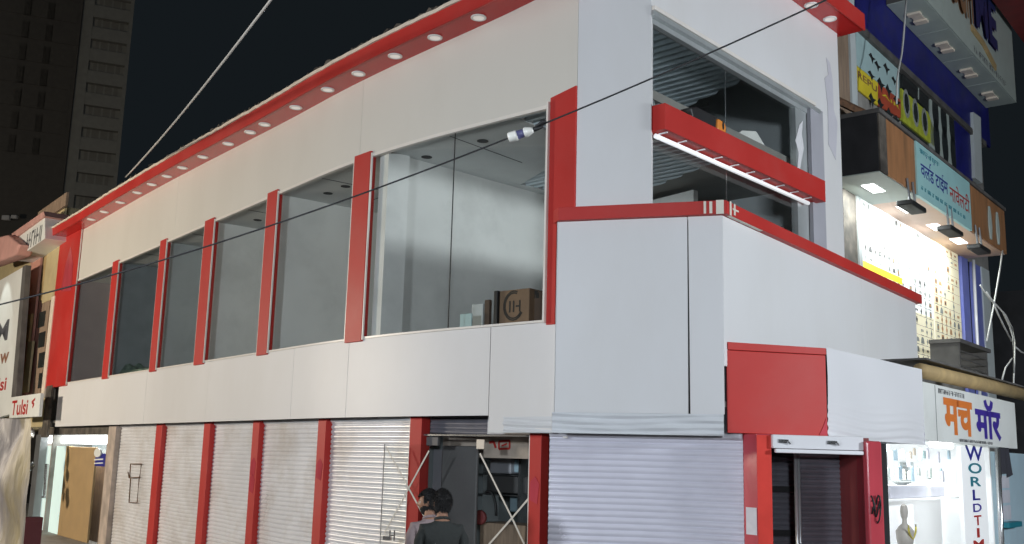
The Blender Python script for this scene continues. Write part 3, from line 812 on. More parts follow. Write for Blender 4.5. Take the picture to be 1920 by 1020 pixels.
# loose black cable hanging in the doorway with a coil
cb = MB()
sc_ = GI.S(1580, 900)
cb.tube([GI.pt(sc_ + .02 * math.sin(k * .9), .05 + .01 * math.cos(k), H(.12) - k * .11) for k in range(18)], .009, 6)
cz = GI.Z(1598, 947); ca = GI.S(1600, 947)
cb.tube([GI.pt(ca + .10 * math.cos(t * .35) * (1 + .12 * math.sin(t * 1.7)), .07 + .01 * math.sin(t), cz + .055 * math.sin(t * .35) + .012 * math.sin(t * .9)) for t in range(60)], .007, 5)
cb.tube([GI.pt(sc_ - .01, .06, cz + .25), GI.pt(sc_ + .06, .07, cz + .2), GI.pt(sc_ + .09, .07, cz + .08)], .006, 5)
tag(cb.build('cable_coil', 'wire_black', smooth=True), 'black loose cable with a coil hanging before the grey shutter', 'cable')
cb = MB(); pc_ = GD.S(1630, 940); pz = GD.Z(1630, 940)
for k in range(3):
    cb.tube([GD.pt(pc_ - .03 + .10 * (i / 10), .11 + .02 * math.sin(i), pz - .12 + .05 * k + .09 * math.sin(i * .8 + k)) for i in range(11)], .009, 5)
tag(cb.build('wire_bundle', 'wire_black', smooth=True), 'tangle of black wire tied round the rightmost red post', 'wire')

# glass entrance between two red posts
EA, EB = PP[4][1], PP[5][0]
EF = fr2(EA, EB); EL = (EB - EA).length
EN = MB(); EN.box(EF, 0, EL, -.04, .06, H(.245), H(.27)); ENT = EN.build('transom', 'steel', SB, bevel=.004)
e9 = EF.S(912, 800)
shutter(EF, .01, e9, H(.275), Z_PB + .05, -.06, 'rolled_shutter', 'shutter_grey', pitch=.05)
w = MB(); w.box(EF, e9, EL, -.3, -.02, H(.275), Z_PB); w.build('lintel', 'white_film', SB)
# fixed pane + closed leaf
s838 = EF.S(897, 900)
for a, b in ((.02, s838 - .004), (s838 + .004, EL - .01)):
    q = MB(); q.box(EF, a, b, -.006, .006, .16, H(.235)); q.build('pane', 'glass_clear', ENT)
w = MB(); w.box(EF, .02, .22, -.02, .03, H(.13), H(.235)); w.build('patch_fitting', 'board_dark', ENT, bevel=.006)
w = MB(); w.box(EF, s838 - .03, s838 + .09, .008, .02, H(.10), H(.21)); w.build('sticker', 'cream_trim', ENT)
xt = MB()
stroke(xt, EF, [EF.hit(900, 850, .01), EF.hit(962, 975, .01), EF.hit(990, 1035, .01)], .022, .009)
stroke(xt, EF, [EF.hit(1000, 925, .01), EF.hit(960, 972, .01), EF.hit(905, 1035, .01)], .022, .0135)
xt.build('tape_cross', 'tape_clear', ENT)
# open leaf folded back in front of the shutter to the left
LF = fr2(plan(A2.off(-.02), 718, 907), plan(A2.off(-.10), 803, 907)); LL = (plan(A2.off(-.10), 803, 907) - plan(A2.off(-.02), 718, 907)).length
q = MB(); q.box(LF, 0, LL, -.006, .006, .18, LF.Z(725, 832)); LEAF = q.build('glass_door', 'glass_clear', SB)
q = MB(); q.box(LF, -.006, -.0005, -.007, .007, .18, LF.Z(725, 832)); q.build('door_edge', 'pale_edge', LEAF)
q = MB(); stroke(q, LF, [LF.hit(725, 838), LF.hit(770, 920), LF.hit(800, 975)], .02, .009); stroke(q, LF, [LF.hit(806, 845), LF.hit(768, 915), LF.hit(722, 1000)], .02, .0135); q.build('tape_cross', 'tape_clear', LEAF)
q = MB(); lz = LF.Z(722, 1008); ls = LF.S(724, 1008)
q.box(LF, ls - .03, ls + .07, -.02, .03, lz - .025, lz + .02); q.tube([LF.pt(ls + .10, .05, lz - .02), LF.pt(ls + .10, .05, lz + .1)], .01, 6); q.tube([LF.pt(ls + .17, .05, lz - .02), LF.pt(ls + .17, .05, lz + .1)], .01, 6); q.box(LF, ls + .10, ls + .17, .045, .055, lz + .03, lz + .045); q.build('door_lock', 'steel', LEAF)
# things seen inside the entrance
INF = EF.off(-.45)
w = MB(); w.box(EF, -.3, EL + .5, -3.0, -2.9, .13, H(.45)); w.build('back_wall', 'wall_midgrey', SB)
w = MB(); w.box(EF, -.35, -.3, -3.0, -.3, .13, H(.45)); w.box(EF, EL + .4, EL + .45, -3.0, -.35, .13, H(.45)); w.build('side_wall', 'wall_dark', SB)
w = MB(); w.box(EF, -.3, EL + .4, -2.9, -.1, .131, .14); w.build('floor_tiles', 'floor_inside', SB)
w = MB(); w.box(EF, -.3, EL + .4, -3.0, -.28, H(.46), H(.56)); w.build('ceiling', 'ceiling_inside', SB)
bo_ = EF.off(-.35)
w = MB(); w.box(bo_, bo_.S(828, 900), bo_.S(896, 900), -.02, .02, .14, bo_.Z(860, 836)); tag(w.build('dark_board', 'board_dark', bevel=.03), 'tall dark grey board standing just inside the glass entrance', 'board')
w = MB(); w.box(bo_, bo_.S(808, 900), bo_.S(828, 900) - .005, -.06, -.03, .14, bo_.Z(815, 842)); tag(w.build('grey_panel', 'grey_jamb'), 'narrow grey panel left of the dark board inside the entrance', 'panel')
w = MB(); w.box(INF, INF.S(830, 840), INF.S(1000, 840), -.02, 0, INF.Z(900, 858), INF.Z(900, 815)); BN = tag(w.build('shop_banner', 'marble'), 'beige banner with red lettering high on the entrance back wall', 'banner')
w = MB(); stroke(w, INF, [INF.hit(918, 830), INF.hit(926, 828), INF.hit(930, 840)], .03, .003)
stroke(w, INF, [INF.hit(936, 842), INF.hit(936, 828), INF.hit(956, 826), INF.hit(956, 841), INF.hit(936, 842)], .025, .003); stroke(w, INF, [INF.hit(941, 836), INF.hit(951, 832)], .02, .003)
w.build('red_marks', 'ink_red', BN)
rn = random.Random(5)
IT = [(918, 958, 852, 888, 'grey_jamb', 'grey carton high on the shelf inside the entrance'), (944, 975, 862, 886, 'door_blue', 'pale blue carton beside the grey carton inside the entrance'),
      (912, 990, 892, 925, 'board_dark', 'long dark carton across the shelf inside the entrance'), (970, 985, 900, 922, 'paper', 'small white packet right of the long dark carton'),
      (955, 975, 930, 960, 'door_blue', 'pale blue bag lower down inside the entrance'), (978, 998, 955, 1010, 'wall_inside', 'white sack standing near the right red post inside')]
for k, (x0, x1, y0, y1, m, lb) in enumerate(IT):
    f = EF.off(-1.0 - .07 * k)
    w = MB(); w.box(f, f.S(x0, (y0 + y1) / 2), f.S(x1, (y0 + y1) / 2), -.25, 0, f.Z((x0 + x1) / 2, y1), f.Z((x0 + x1) / 2, y0)); tag(w.build('carton', m, bevel=.02), lb, 'carton')
f = EF.off(-1.35); w = MB(); w.box(f, f.S(905, 930), f.S(1003, 930), -.3, .3, f.Z(950, 928), f.Z(950, 926)); w.box(f, f.S(905, 930), f.S(1003, 930), -.3, .3, f.Z(950, 891), f.Z(950, 889))
for x in (906, 1001): w.box(f, f.S(x, 930) - .02, f.S(x, 930) + .02, -.3, .3, .14, H(.1))
tag(w.build('shelf_unit', 'steel'), 'steel shelf unit inside the glass entrance', 'shelf')
f = EF.off(-.5); w = MB(); w.box(f, f.S(900, 985), f.S(985, 985), -.4, 0, .14, f.Z(940, 982)); tag(w.build('counter', 'wood_rough', bevel=.01), 'low brown counter behind the glass entrance door', 'counter')
w = MB(); c0 = f.hit(915, 965, .1)
w.tube([f.pt(c0[0] + .13 * math.cos(t), .1, c0[1] + .28 * math.sin(t)) for t in [1.9 - i * .16 for i in range(13)]], .018, 6); tag(w.build('hose', 'black', smooth=True), 'black curved hose standing up behind the entrance glass', 'hose')
w = MB(); ellipse(w, f, f.S(905, 970), f.Z(905, 970), .10, .09, .02, t=.05); tag(w.build('red_bag', 'maroon', bevel=.02), 'small red bag beside the dark board inside the entrance', 'bag')

# remaining walls so the ground floor is closed from behind
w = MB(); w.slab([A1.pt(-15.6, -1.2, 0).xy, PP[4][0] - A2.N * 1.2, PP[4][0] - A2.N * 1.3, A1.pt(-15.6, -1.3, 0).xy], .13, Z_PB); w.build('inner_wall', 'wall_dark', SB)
w = MB(); w.slab([A1.pt(-15.6, -.05, 0).xy, BEND - (A1.N + A2.N) * .12, KC - A2.N * .08, CR - CF.N * .06, BP.pt(3.0, -.2, 0).xy, back_a, A1.pt(-15.6, -DEP, 0).xy], Z_PB + .10, Z_PB + .16); w.build('floor_slab', 'concrete', SB)

# ------------------------------------------------------------------ novelty shop building on the right
NF = Fr((5.4, 15.0), (.63, .777))
NW = NF.off(-.9)
NB = empty('novelty_shop', NW.pt(2, 0, 0), 'tall novelty shop next door with blue band, lit poster wall and wooden sign canopy', 'building')
def hq(F, pts, o=0.0): return [F.hit(x, y, o) for x, y in pts]
nb_l, nb_r = NW.S(1568, 300), NW.S(1852, 450)
w = MB(); w.box(NW, nb_l, nb_r, -5, -.02, 0, H(9.6)); w.build('wall', 'concrete', NB)
# dark grimy strip at the joint with the corner shop, wood above
w = MB(); w.box(NW, nb_l - .05, NW.S(1604, 400), -.019, .03, H(.5), H(5.9)); w.build('grimy_strip', 'grime', NB)
w = MB(); w.box(NW, nb_l - .06, NW.S(1589, 100), -.019, .02, H(5.905), H(9.4)); w.build('plank', 'wood_rough', NB)
w = MB(); w.box(NW, NW.S(1590, 100), NW.S(1600, 100), -.019, .05, H(5.905), H(9.4)); w.build('pilaster', 'pale_pillar', NB)
# lit poster wall, three boards
zt = H(4.72); zb = H(1.75)
bx_ = [NW.S(1612, 500), NW.S(1697, 560), NW.S(1748, 600), NW.S(1800, 620)]
mats_p = ['backlit_white', 'backlit_white', 'backlit_cream']
BO = []
for k in range(3):
    w = MB(); w.box(NW, bx_[k] + .01, bx_[k + 1] - .01, .0, .04, zb, zt); BO.append(w.build('poster_board', mats_p[k], NB, bevel=.004))
w = MB(); w.box(NW, NW.S(1604, 450), bx_[0], -.0, .06, zb, zt); w.build('frame', 'aluminium', NB)
w = MB(); w.box(NW, bx_[0], bx_[3], .041, .075, zt, zt + .07); w.build('frame', 'pale_green', NB)
# printed product pictures on the boards
rn = random.Random(9)
prn = [MB(), MB(), MB()]
kinds = [0, 0, 1]
for k in range(3):
    wd = bx_[k + 1] - bx_[k]; cols = (9, 5, 6)[k]; nrow = 15
    top = zt - .12; hh = (zt - zb - .15) / nrow; cwid = (wd - .16) / cols
    for r in range(nrow):
        z = top - hh * (r + .5)
        for c in range(cols):
            if rn.random() < (.35 if r < 6 else .06): continue
            a = bx_[k] + .08 + cwid * (c + .5); ra = cwid * rn.uniform(.24, .36); rz = hh * rn.uniform(.22, .36)
            m = rn.choice([0, 1, 1]) if k < 2 else rn.choice([1, 2, 2])
            t = rn.random()
            if t < .35:                              # wrist watch
                ellipse(prn[k], NW, a, z, ra * .6, rz * .7, .0405, n=9, mi=m, t=.002); prn[k].box(NW, a - ra * .25, a + ra * .25, .0405, .042, z - rz * 1.25, z + rz * 1.25, m)
            elif t < .6:                             # spectacles
                for d in (-.5, .5): ellipse(prn[k], NW, a + d * ra, z, ra * .42, rz * .5, .0405, n=8, mi=m, t=.002)
                prn[k].box(NW, a - ra * .9, a + ra * .9, .0405, .042, z + rz * .3, z + rz * .45, m)
            elif t < .8:                             # cap or bag
                prn[k].poly(NW, [(a - ra, z - rz), (a + ra, z - rz), (a + ra * .8, z + rz * .4), (a + ra * .3, z + rz), (a - ra * .5, z + rz * .9), (a - ra * .9, z)], .0405, .0425, m)
            else:
                prn[k].box(NW, a - ra * .8, a + ra * .8, .0405, .0425, z - rz, z + rz, m); prn[k].box(NW, a - ra * .5, a + ra * .5, .043, .0435, z - rz * .5, z + rz * .4, (m + 1) % 3)
            prn[k].box(NW, a - ra, a + ra * rn.uniform(.2, 1), .0405, .0415, z - hh * .47, z - hh * .43, 1)
        prn[k].box(NW, bx_[k] + .05, bx_[k + 1] - .05, .0405, .0415, z - hh * .5 - .004, z - hh * .5 + .004, 1)
    prn[k].build('print', ['product_dark', 'product_grey', 'product_tan'], BO[k])
# cream ground of the lower half of the boards
for k in (0, 1):
    w = MB(); w.box(NW, bx_[k] + .03, bx_[k + 1] - .03, .0402, .0404, zb + .05, H(2.95)); w.build('print', 'backlit_cream', BO[k])
w = MB(); w.poly(NW, hq(NW, ((1616, 487), (1692, 522), (1692, 534), (1616, 500)), .045)[::-1], .0418, .044); w.build('print', 'backlit_yellow', BO[0])
# blue and pale pillars at the far end
for x0, x1, m in ((1801, 1813, 'blue_pillar'), (1820, 1836, 'blue_pillar'), (1836, 1850, 'pale_pillar')):
    w = MB(); w.box(NW, NW.S(x0, 560), NW.S(x1, 560), -.01, .06 if m[0] == 'b' else .09, H(.8), H(4.6)); w.build('pillar', m, NB, bevel=.006)
w = MB(); w.box(NW, NW.S(1813, 560), NW.S(1820, 560), -.01, .0, H(.8), H(4.6)); w.build('recess', 'dull_black', NB)
w = MB(); w.tube([NW.pt(NW.S(1812, 480), .14, H(4.6)), NW.pt(NW.S(1822, 700), .14, H(1.3))], .035, 8); w.build('drain_pipe', 'tube_white', NB, smooth=True)
# wooden sign canopy
fs0, fs1 = .57, 8.35
z0, z1 = H(4.60), H(5.58)
w = MB(); w.box(NF, fs0, fs1, -.88, -.03, z0 + .01, z1 - .02); CN = w.build('sign_canopy', 'dull_black', NB)
cuts = [fs0, NF.S(1664, 290), NF.S(1717, 330), NF.S(1818, 400), fs1]
for k in (0, 1, 3):
    w = MB(); w.box(NF, cuts[k] + .005, cuts[k + 1] - .005, -.028, .0, z0, z1 - .03); w.build('plank_face', 'grime' if k == 0 else 'sign_wood', CN, bevel=.004)
w = MB(); w.box(NF, fs0 - .03, fs1 + .04, -.9, .03, z1 - .018, z1 + .05); w.build('canopy_cap', 'sign_edge', CN, bevel=.006)
w = MB(); w.box(NF, fs0 + .02, fs0 + 2.0, -.86, -.035, z0 - .012, z0 + .008); w.build('soffit', 'pale_green', CN)
w = MB(); w.box(NF, fs0 + 2.003, fs1 - .02, -.86, -.035, z0 - .012, z0 + .008); w.build('soffit', 'peach_soffit', CN)
w = MB(); w.box(NF, fs0 - .012, fs0 - .002, -.88, -.03, z0, z1 - .02); w.build('canopy_end', 'dull_black', CN)
# cyan sign board on it with painted lettering
w = MB(); w.box(NF, cuts[2], cuts[3], -.028, .03, z0 - .02, z1 - .03); CY = w.build('sign_board', 'sign_cyan', NB, bevel=.004)
c0, c1 = cuts[2], cuts[3]; cw = c1 - c0
w = MB(); put_text(w, NF, 'वलड टाईम', c0 + .06 * cw, c0 + .54 * cw, H(4.93), H(5.28), .032, off=.012)
stroke(w, NF, [(c0 + .215 * cw, H(5.22)), (c0 + .225 * cw, H(5.29)), (c0 + .24 * cw, H(5.30))], .03, .031, t=.001)
for q, zz in ((.30, 5.36), (.17, 5.38)): ellipse(w, NF, c0 + q * cw, H(zz), .022, .02, .031, t=.001)
w.build('lettering', 'ink_blue', CY)['kind'] = 'stuff'
w = MB(); put_text(w, NF, 'नावेलटी', c0 + .57 * cw, c0 + .97 * cw, H(4.90), H(5.26), .032, off=.008)
w.build('lettering', 'ink_red', CY)
w = MB()
scribble(w, NF, c0 + .05 * cw, c0 + .40 * cw, H(5.38), H(5.46), .031, 3)
rn = random.Random(4)
q = .05
for k in range(15):
    q2 = q + rn.uniform(.03, .07)
    if q2 > .93: break
    for i in range(int((q2 - q) / .012)): w.box(NF, c0 + (q + i * .012) * cw, c0 + (q + i * .012 + .007) * cw, .031, .033, H(4.72), H(4.72 + rn.uniform(.035, .07)))
    w.box(NF, c0 + q * cw, c0 + q2 * cw - .02, .031, .033, H(4.775), H(4.785)); q = q2 + .02
w.build('lettering', 'ink_teal', CY)['kind'] = 'stuff'
# pale vase shapes on the wooden end
for q in (.52, .74):
    a = cuts[3] + (fs1 - cuts[3]) * q; w = MB()
    w.poly(NF, [(a - .05, H(4.68)), (a + .05, H(4.68)), (a + .12, H(4.95)), (a + .10, H(5.2)), (a + .04, H(5.38)), (a - .04, H(5.38)), (a - .10, H(5.2)), (a - .12, H(4.95))], .001, .03)
    w.build('vase_motif', 'pale_green', CN, bevel=.008)
# flood lamps below the canopy
for k, x in enumerate((1703, 1775, 1829)):
    s = NF.S(x, 330 + k * 40)
    w = MB(); w.box(NF, s - .38, s + .38, -.10, .16, z0 - .36, z0 - .27); fl_ = tag(w.build('flood_lamp', 'black', bevel=.02), ('first', 'middle', 'farthest')[k] + ' of three black flood lamps under the wooden sign canopy', 'lamp', 'flood lamps under the sign canopy')
    b = MB()
    for d in (-.14, .14): b.tube([NF.pt(s + d, .02, z0 + .15), NF.pt(s + d, .05, z0 - .28)], .022, 6)
    b.build('bracket', 'lamp_metal', fl_)
# lamps recessed in the soffit, lit: they wash the poster wall
for k, s in enumerate((1.5, 3.2, 4.9, 6.4)):
    b = MB(); b.box(NF, s - .28, s + .28, -.55, -.35, z0 - .020, z0 - .0125); lo = b.build('soffit_lamp', 'tube_lit', CN)
    light('soffit_light', 'AREA', NF.pt(s, -.45, z0 - .05), 42, (.93, 1, .98), lo, NW.pt(s, .0, H(2.6)), .5, .2)
# posters and windows of the storey above
def poster(pts, m, o=.0, t=.03, name='poster'):
    w = MB(); w.poly(NW, hq(NW, pts, o)[::-1], o, o + t); return w.build(name, m, NB)
pm = poster(((1602, 56), (1683, 122), (1683, 187), (1602, 122)), 'poster_mint')
s0_, s1_ = NW.S(1622, 110), NW.S(1682, 150)
w = MB(); rn = random.Random(2)
for r in range(4):
    for c in range(4):
        a = s0_ + (s1_ - s0_) * (c + .5) / 4 + rn.uniform(-.08, .08); z = NW.Z(1650, 145) + .62 - r * .42 + rn.uniform(-.06, .06)
        u = rn.uniform(.14, .25); v = rn.uniform(.08, .15)
        w.poly(NW, [(a - u, z + v * .2), (a - u * .3, z - v * .2), (a, z - v), (a + u * .3, z - v * .1), (a + u, z + v * .5), (a + u * .2, z + v * .4), (a - u * .3, z + v)], .0305, .033)
w.build('print', 'dark_glass', pm)
py_ = poster(((1602, 123), (1643, 156), (1643, 198), (1602, 165)), 'poster_yellow')
pr_ = poster(((1643.5, 156), (1686, 188), (1686, 222), (1643.5, 198)), 'poster_red')
w = MB(); a0, a1 = NW.S(1605, 145), NW.S(1641, 172); zq0, zq1 = NW.Z(1622, 165), NW.Z(1622, 145)
put_text(w, NW, 'REPU', a0, a1, zq0 + .06, zq1 - .02, .034, off=.01); w.build('lettering', 'ink_brown', py_)
w = MB(); a0, a1 = NW.S(1650, 180), NW.S(1684, 203); zq0, zq1 = NW.Z(1667, 200), NW.Z(1667, 183)
put_text(w, NW, 'AIR', a0, a1, zq0 + .08, zq1 - .04, .034, off=.01); w.build('lettering', 'poster_yellow', pr_)
pl_ = poster(((1687, 166), (1738, 212), (1762, 285), (1687, 225)), 'poster_lime')
w = MB()
for c in range(3):
    a = NW.S(1697 + c * 17, 200 + c * 14); z = NW.Z(1697 + c * 17, 195 + c * 17)
    ellipse(w, NW, a, z, .20, .30, .0305, n=16, mi=0); ellipse(w, NW, a, z, .13, .21, .034, n=16, mi=1)
w.build('print', ['product_grey', 'dark_glass'], pl_)
wd_ = poster(((1690, 108), (1738, 150), (1738, 208), (1690, 164)), 'dark_glass', name='window')
w = MB(); f4 = hq(NW, ((1704, 138), (1722, 155), (1722, 186)), .03)
stroke(w, NW, f4, .05, .031); w.build('frame', 'pale_green', wd_)
po_ = poster(((1742, 178), (1788, 222), (1790, 318), (1742, 275)), 'pale_green')
w = MB()
for r in range(2):
    for c in range(3):
        a = NW.S(1751 + c * 15, 210); z = NW.Z(1751 + c * 15, 210 + c * 13 + r * 48)
        ellipse(w, NW, a, z, .22, .45, .031, n=16)
w.build('print', 'dark_glass', po_)
w = MB(); w.box(NW, NW.S(1690, 200), NW.S(1800, 260), -.02, .0, H(5.6), H(7.75)); w.build('window', 'dark_glass', NB)
w = MB(); w.poly(NW, hq(NW, ((1815, 212), (1829, 222), (1832, 345), (1818, 335)))[::-1], .0, .12); w.build('pillar', 'pale_pillar', NB)
w = MB(); w.box(NW, NW.S(1788, 260), NW.S(1815, 260), -.01, .05, H(5.6), H(7.8)); w.build('pillar', 'blue_paint', NB)
w = MB(); w.box(NW, NW.S(1602, 60), nb_r, .0, .10, H(7.72), H(7.86)); w.build('cornice', 'sign_edge', NB)
w = MB(); w.box(NW, NW.S(1601, 20), nb_r + .6, -.01, .05, H(7.87), H(8.95)); w.build('blue_band', 'blue_paint', NB)
# projecting sign box over the blue band
so = .72; sz0 = H(8.82)
sA, sB = NW.S(1656, 8), nb_r + .35
w = MB(); w.box(NW, sA, sB, .055, so, sz0 + .02, sz0 + 2.6); TS = tag(w.build('projecting_sign', 'sign_edge', bevel=.006), 'big pale sign box jutting out above the blue band, gold and navy letters', 'sign')
ns = 4
for k in range(ns):
    a = sA + (sB - sA) * k / ns; b_ = sA + (sB - sA) * (k + 1) / ns
    w = MB(); w.box(NW, a + .012, b_ - .012, .06, so - .002, sz0, sz0 + .018); q = w.build('soffit_panel', 'pale_green', TS, bevel=.003)
    c = NW.pt((a + b_) / 2, .06 + so * .45, 0)
    e = MB(); e.box(NW, (a + b_) / 2 - .30, (a + b_) / 2 - .16, .25, .5, sz0 - .05, sz0 - .002); e.box(NW, (a + b_) / 2 + .1, (a + b_) / 2 + .28, .25, .5, sz0 - .05, sz0 - .002); e.box(NW, (a + b_) / 2 - .15, (a + b_) / 2 + .09, .27, .48, sz0 - .02, sz0 - .002); e.build('soffit_lamp', 'cream_trim', q, bevel=.006)
TF = NW.off(so)
for k in range(2):
    a = (sA, sA + 1.25)[k]; b_ = (sA + 1.24, sB)[k]
    w = MB(); w.box(TF, a + .004, b_, .002, .03, sz0 + .004, sz0 + 2.55); w.build('sign_face', 'pale_green', TS)
w = MB(); put_text(w, TF, 'TOUCH', sA + .6, sA + 3.4, sz0 + .62, sz0 + 1.9, .033, off=.03)
vs = w.v[:]; w2 = MB(); w2.add(vs, w.f); w2.add([v + Vector((TF.N.x, TF.N.y, 0)) * .05 for v in vs], w.f); w2.build('lettering', 'letter_gold', TS)
w = MB(); put_text(w, TF, 'ME', sA + 3.6, sA + 5.4, sz0 + .7, sz0 + 1.9, .033, off=.04)
vs = w.v[:]; w2 = MB(); w2.add(vs, w.f); w2.add([v + Vector((TF.N.x, TF.N.y, 0)) * .05 for v in vs], w.f); w2.build('lettering', 'letter_navy', TS)
w = MB(); stroke(w, TF, [(sA + 3.3, sz0 + .55), (sA + 4.2, sz0 + .50), (sA + 5.2, sz0 + .25)], .14, .033, t=.04); w.build('swoosh', 'tan_beam', TS)
w = MB(); scribble(w, TF, sA + 3.5, sA + 6.2, sz0 + .08, sz0 + .22, .031, 7); w.build('lettering', 'ink_grey', TS)['kind'] = 'stuff'
# brown roof overhang in the top right corner
w = MB(); w.box(NW, sA + 1.0, sB + 4, so + .15, so + 1.6, sz0 + 1.75, sz0 + 1.95); w.build('roof_overhang', 'maroon', NB)
# rusty angle iron and old cloth over the dark canopy end
w = MB(); w.tube([NF.pt(.1, -.85, H(5.98)), NF.pt(1.6, -.35, H(5.78))], .07, 5); w.tube([NF.pt(.15, -.8, H(5.9)), NF.pt(.2, -.8, H(5.58))], .05, 5); tag(w.build('iron_bracket', 'rust'), 'rusty iron angle sticking out over the dark canopy end', 'bracket')

# ------------------------------------------------------------------ lower right: bright shop, signs, street bits
MF = Fr((5.36, 13.3), (.63, .777))
sg = MB(); sg.box(MF, .10, 4.95, -.30, 0, H(.37), H(1.13)); MS = tag(sg.build('shop_sign', 'sign_white', bevel=.006), 'white shop sign with orange and violet lettering over the bright shop', 'sign')
w = MB(); put_text(w, MF, 'मच', .95, 2.35, H(.48), H(.98), .003, off=.035); w.build('lettering', 'ink_orange', MS)
w = MB(); put_text(w, MF, 'मॉर', 2.50, 3.95, H(.46), H(1.08), .003, off=.035); w.build('lettering', 'ink_violet', MS)
w = MB(); scribble(w, MF, .75, 2.0, H(1.02), H(1.085), .002, 5); scribble(w, MF, 1.6, 3.4, H(.395), H(.435), .002, 6); w.build('lettering', 'ink_grey', MS)['kind'] = 'stuff'
w = MB(); w.box(MF, .60, .612, .001, .004, H(.38), H(1.12)); w.build('joint', 'ink_grey', MS)
# tan awning roll and sheet over it
w = MB(); w.tube([MF.pt(-.05, .02, H(1.26)), MF.pt(2.6, .03, H(1.285)), MF.pt(5.6, .02, H(1.31))], [.10, .105, .11], 12); AW = tag(w.build('awning_roll', 'tan_beam', smooth=True), 'tan rolled awning above the white shop sign', 'awning')
w = MB(); w.box(MF, -.1, 6.2, -.6, .12, H(1.395), H(1.42)); w.build('cover_sheet', 'sign_edge', AW)
# barred window box above
GFm = MF.off(-.9)
x0, x1 = GFm.S(1800, 680), GFm.S(1852, 680); zz0, zz1 = GFm.Z(1825, 712), GFm.Z(1825, 645)
w = MB(); w.box(GFm, x0, x0 + .07, -.5, 0, zz0, zz1); w.box(GFm, x1 - .07, x1, -.5, 0, zz0, zz1); w.box(GFm, x0 - .06, x1 + .12, -.5, .04, zz1 - .07, zz1); GRL = tag(w.build('window_cage', 'sign_edge'), 'dark metal window cage with bars above the tan awning', 'window cage')
for k in range(4):
    b = MB(); b.tube([GFm.pt(x0, -.02, zz0 + (zz1 - zz0) * (k + .5) / 5), GFm.pt(x1, -.02, zz0 + (zz1 - zz0) * (k + .5) / 5)], .014, 6); b.build('bar', 'sign_edge', GRL)
# the bright shop room
LSF = MF.off(-.25)
xa, xb = LSF.S(1640, 920), LSF.S(1862, 920)
BR = empty('bright_shop', LSF.pt((xa + xb) / 2, 0, 0), 'brightly lit small shop with white shelves below the white sign', 'shop')
w = MB(); w.box(LSF, xa, xb, -1.75, -1.65, .13, H(.45)); w.build('back_wall', 'glow_white', BR)
w = MB(); w.box(LSF, xa - .03, xa + .03, -1.65, -.02, .13, H(.45)); w.build('side_wall', 'glow_white', BR)
w = MB(); w.box(LSF, xb - .03, xb + .03, -1.65, -.02, .13, H(.45)); w.build('side_wall', 'glow_white', BR)
w = MB(); w.box(LSF, xa, xb, -1.65, -.02, H(.40), H(.45)); w.build('ceiling', 'glow_white', BR)
w = MB(); w.box(LSF, xa, xb, -1.65, -.02, .13, .15); w.build('floor_tiles', 'paving', BR)
light('shop_light', 'AREA', LSF.pt((xa + xb) / 2, -.8, H(.36)), 62, (.95, 1, 1), BR, LSF.pt((xa + xb) / 2, -1.0, 0), 2.2, .8)
w = MB(); q0 = LSF.S(1738, 830); w.box(LSF, q0, q0 + .9, .02, .10, H(.30), H(.37)); w.build('tube_lamp', 'tube_lit', BR, bevel=.02)
for k, zc in enumerate((1.72, 1.42, 1.1, .8)):
    w = MB(); w.box(LSF, xa + .3, xb - 1.1, -1.64, -1.4, zc - .012, zc + .012); sh_ = w.build('shelf', 'glow_white', BR)
rn = random.Random(12)
SHN = ['top', 'middle', 'lower']; ORD = ['first', 'second', 'third', 'fourth']
for k in range(12):
    zc = (1.732, 1.432, 1.112)[k % 3]; s = xa + .5 + k * (xb - xa - 1.8) / 12
    w = MB(); h = rn.uniform(.08, .18); r_ = rn.uniform(.025, .05)
    w.tube([LSF.pt(s, -1.5, zc), LSF.pt(s, -1.5, zc + h * .6), LSF.pt(s, -1.5, zc + h * .75), LSF.pt(s, -1.5, zc + h)], [r_, r_, r_ * .45, r_ * .4], 10)
    tag(w.build('bottle', rn.choice(['product_grey', 'paper', 'door_blue']), smooth=True), '%s small bottle from the left on the %s white shelf of the bright shop' % (ORD[k // 3], SHN[k % 3]), 'bottle', 'bottles on the bright shop shelves')
gs = random.Random(31)
for k, (x0, x1, y0, y1, m) in enumerate(((1680, 1738, 942, 1030, 'poster_mint'), (1746, 1790, 862, 905, 'pale_green'), (1690, 1716, 866, 902, 'pale_pillar'))):
    ff2 = LSF.off(-1.2); w = MB(); w.box(ff2, ff2.S(x0, 940), ff2.S(x1, 940), -.03, 0, ff2.Z((x0 + x1) / 2, y1), ff2.Z((x0 + x1) / 2, y0))
    po = w.build('poster', m, BR); w = MB()
    for q in range(5):
        a_, b_ = ff2.S(x0 + 6, 940), ff2.S(x1 - 6, 940); zq = ff2.Z((x0 + x1) / 2, y0 + (y1 - y0) * (q + .6) / 5.5)
        w.box(ff2, a_, a_ + (b_ - a_) * gs.uniform(.3, 1), .001, .004, zq - .012, zq + .012)
    w.build('print', gs.choice(['product_grey', 'ink_teal', 'door_blue']), po)
for k in range(40):
    ff2 = LSF.off(-.25 - .9 * gs.random()); x = 1650 + (k % 20) * 7.4 + gs.uniform(-3, 3)
    w = MB(); a_ = ff2.S(x, 870); h_ = gs.uniform(.10, .22); z_ = H(.34) - gs.uniform(0, .1) - (.28 if k >= 20 else 0)
    w.poly(ff2, [(a_ - .05, z_ - h_), (a_ + .05, z_ - h_), (a_ + .045, z_ - .02), (a_ + .01, z_), (a_ - .01, z_), (a_ - .045, z_ - .02)], -.012, .012)
    w.build('hanging_packet', gs.choice(['paper', 'door_blue', 'poster_mint', 'pale_green', 'cream_trim', 'product_grey']), BR)
f = LSF.off(-.35)
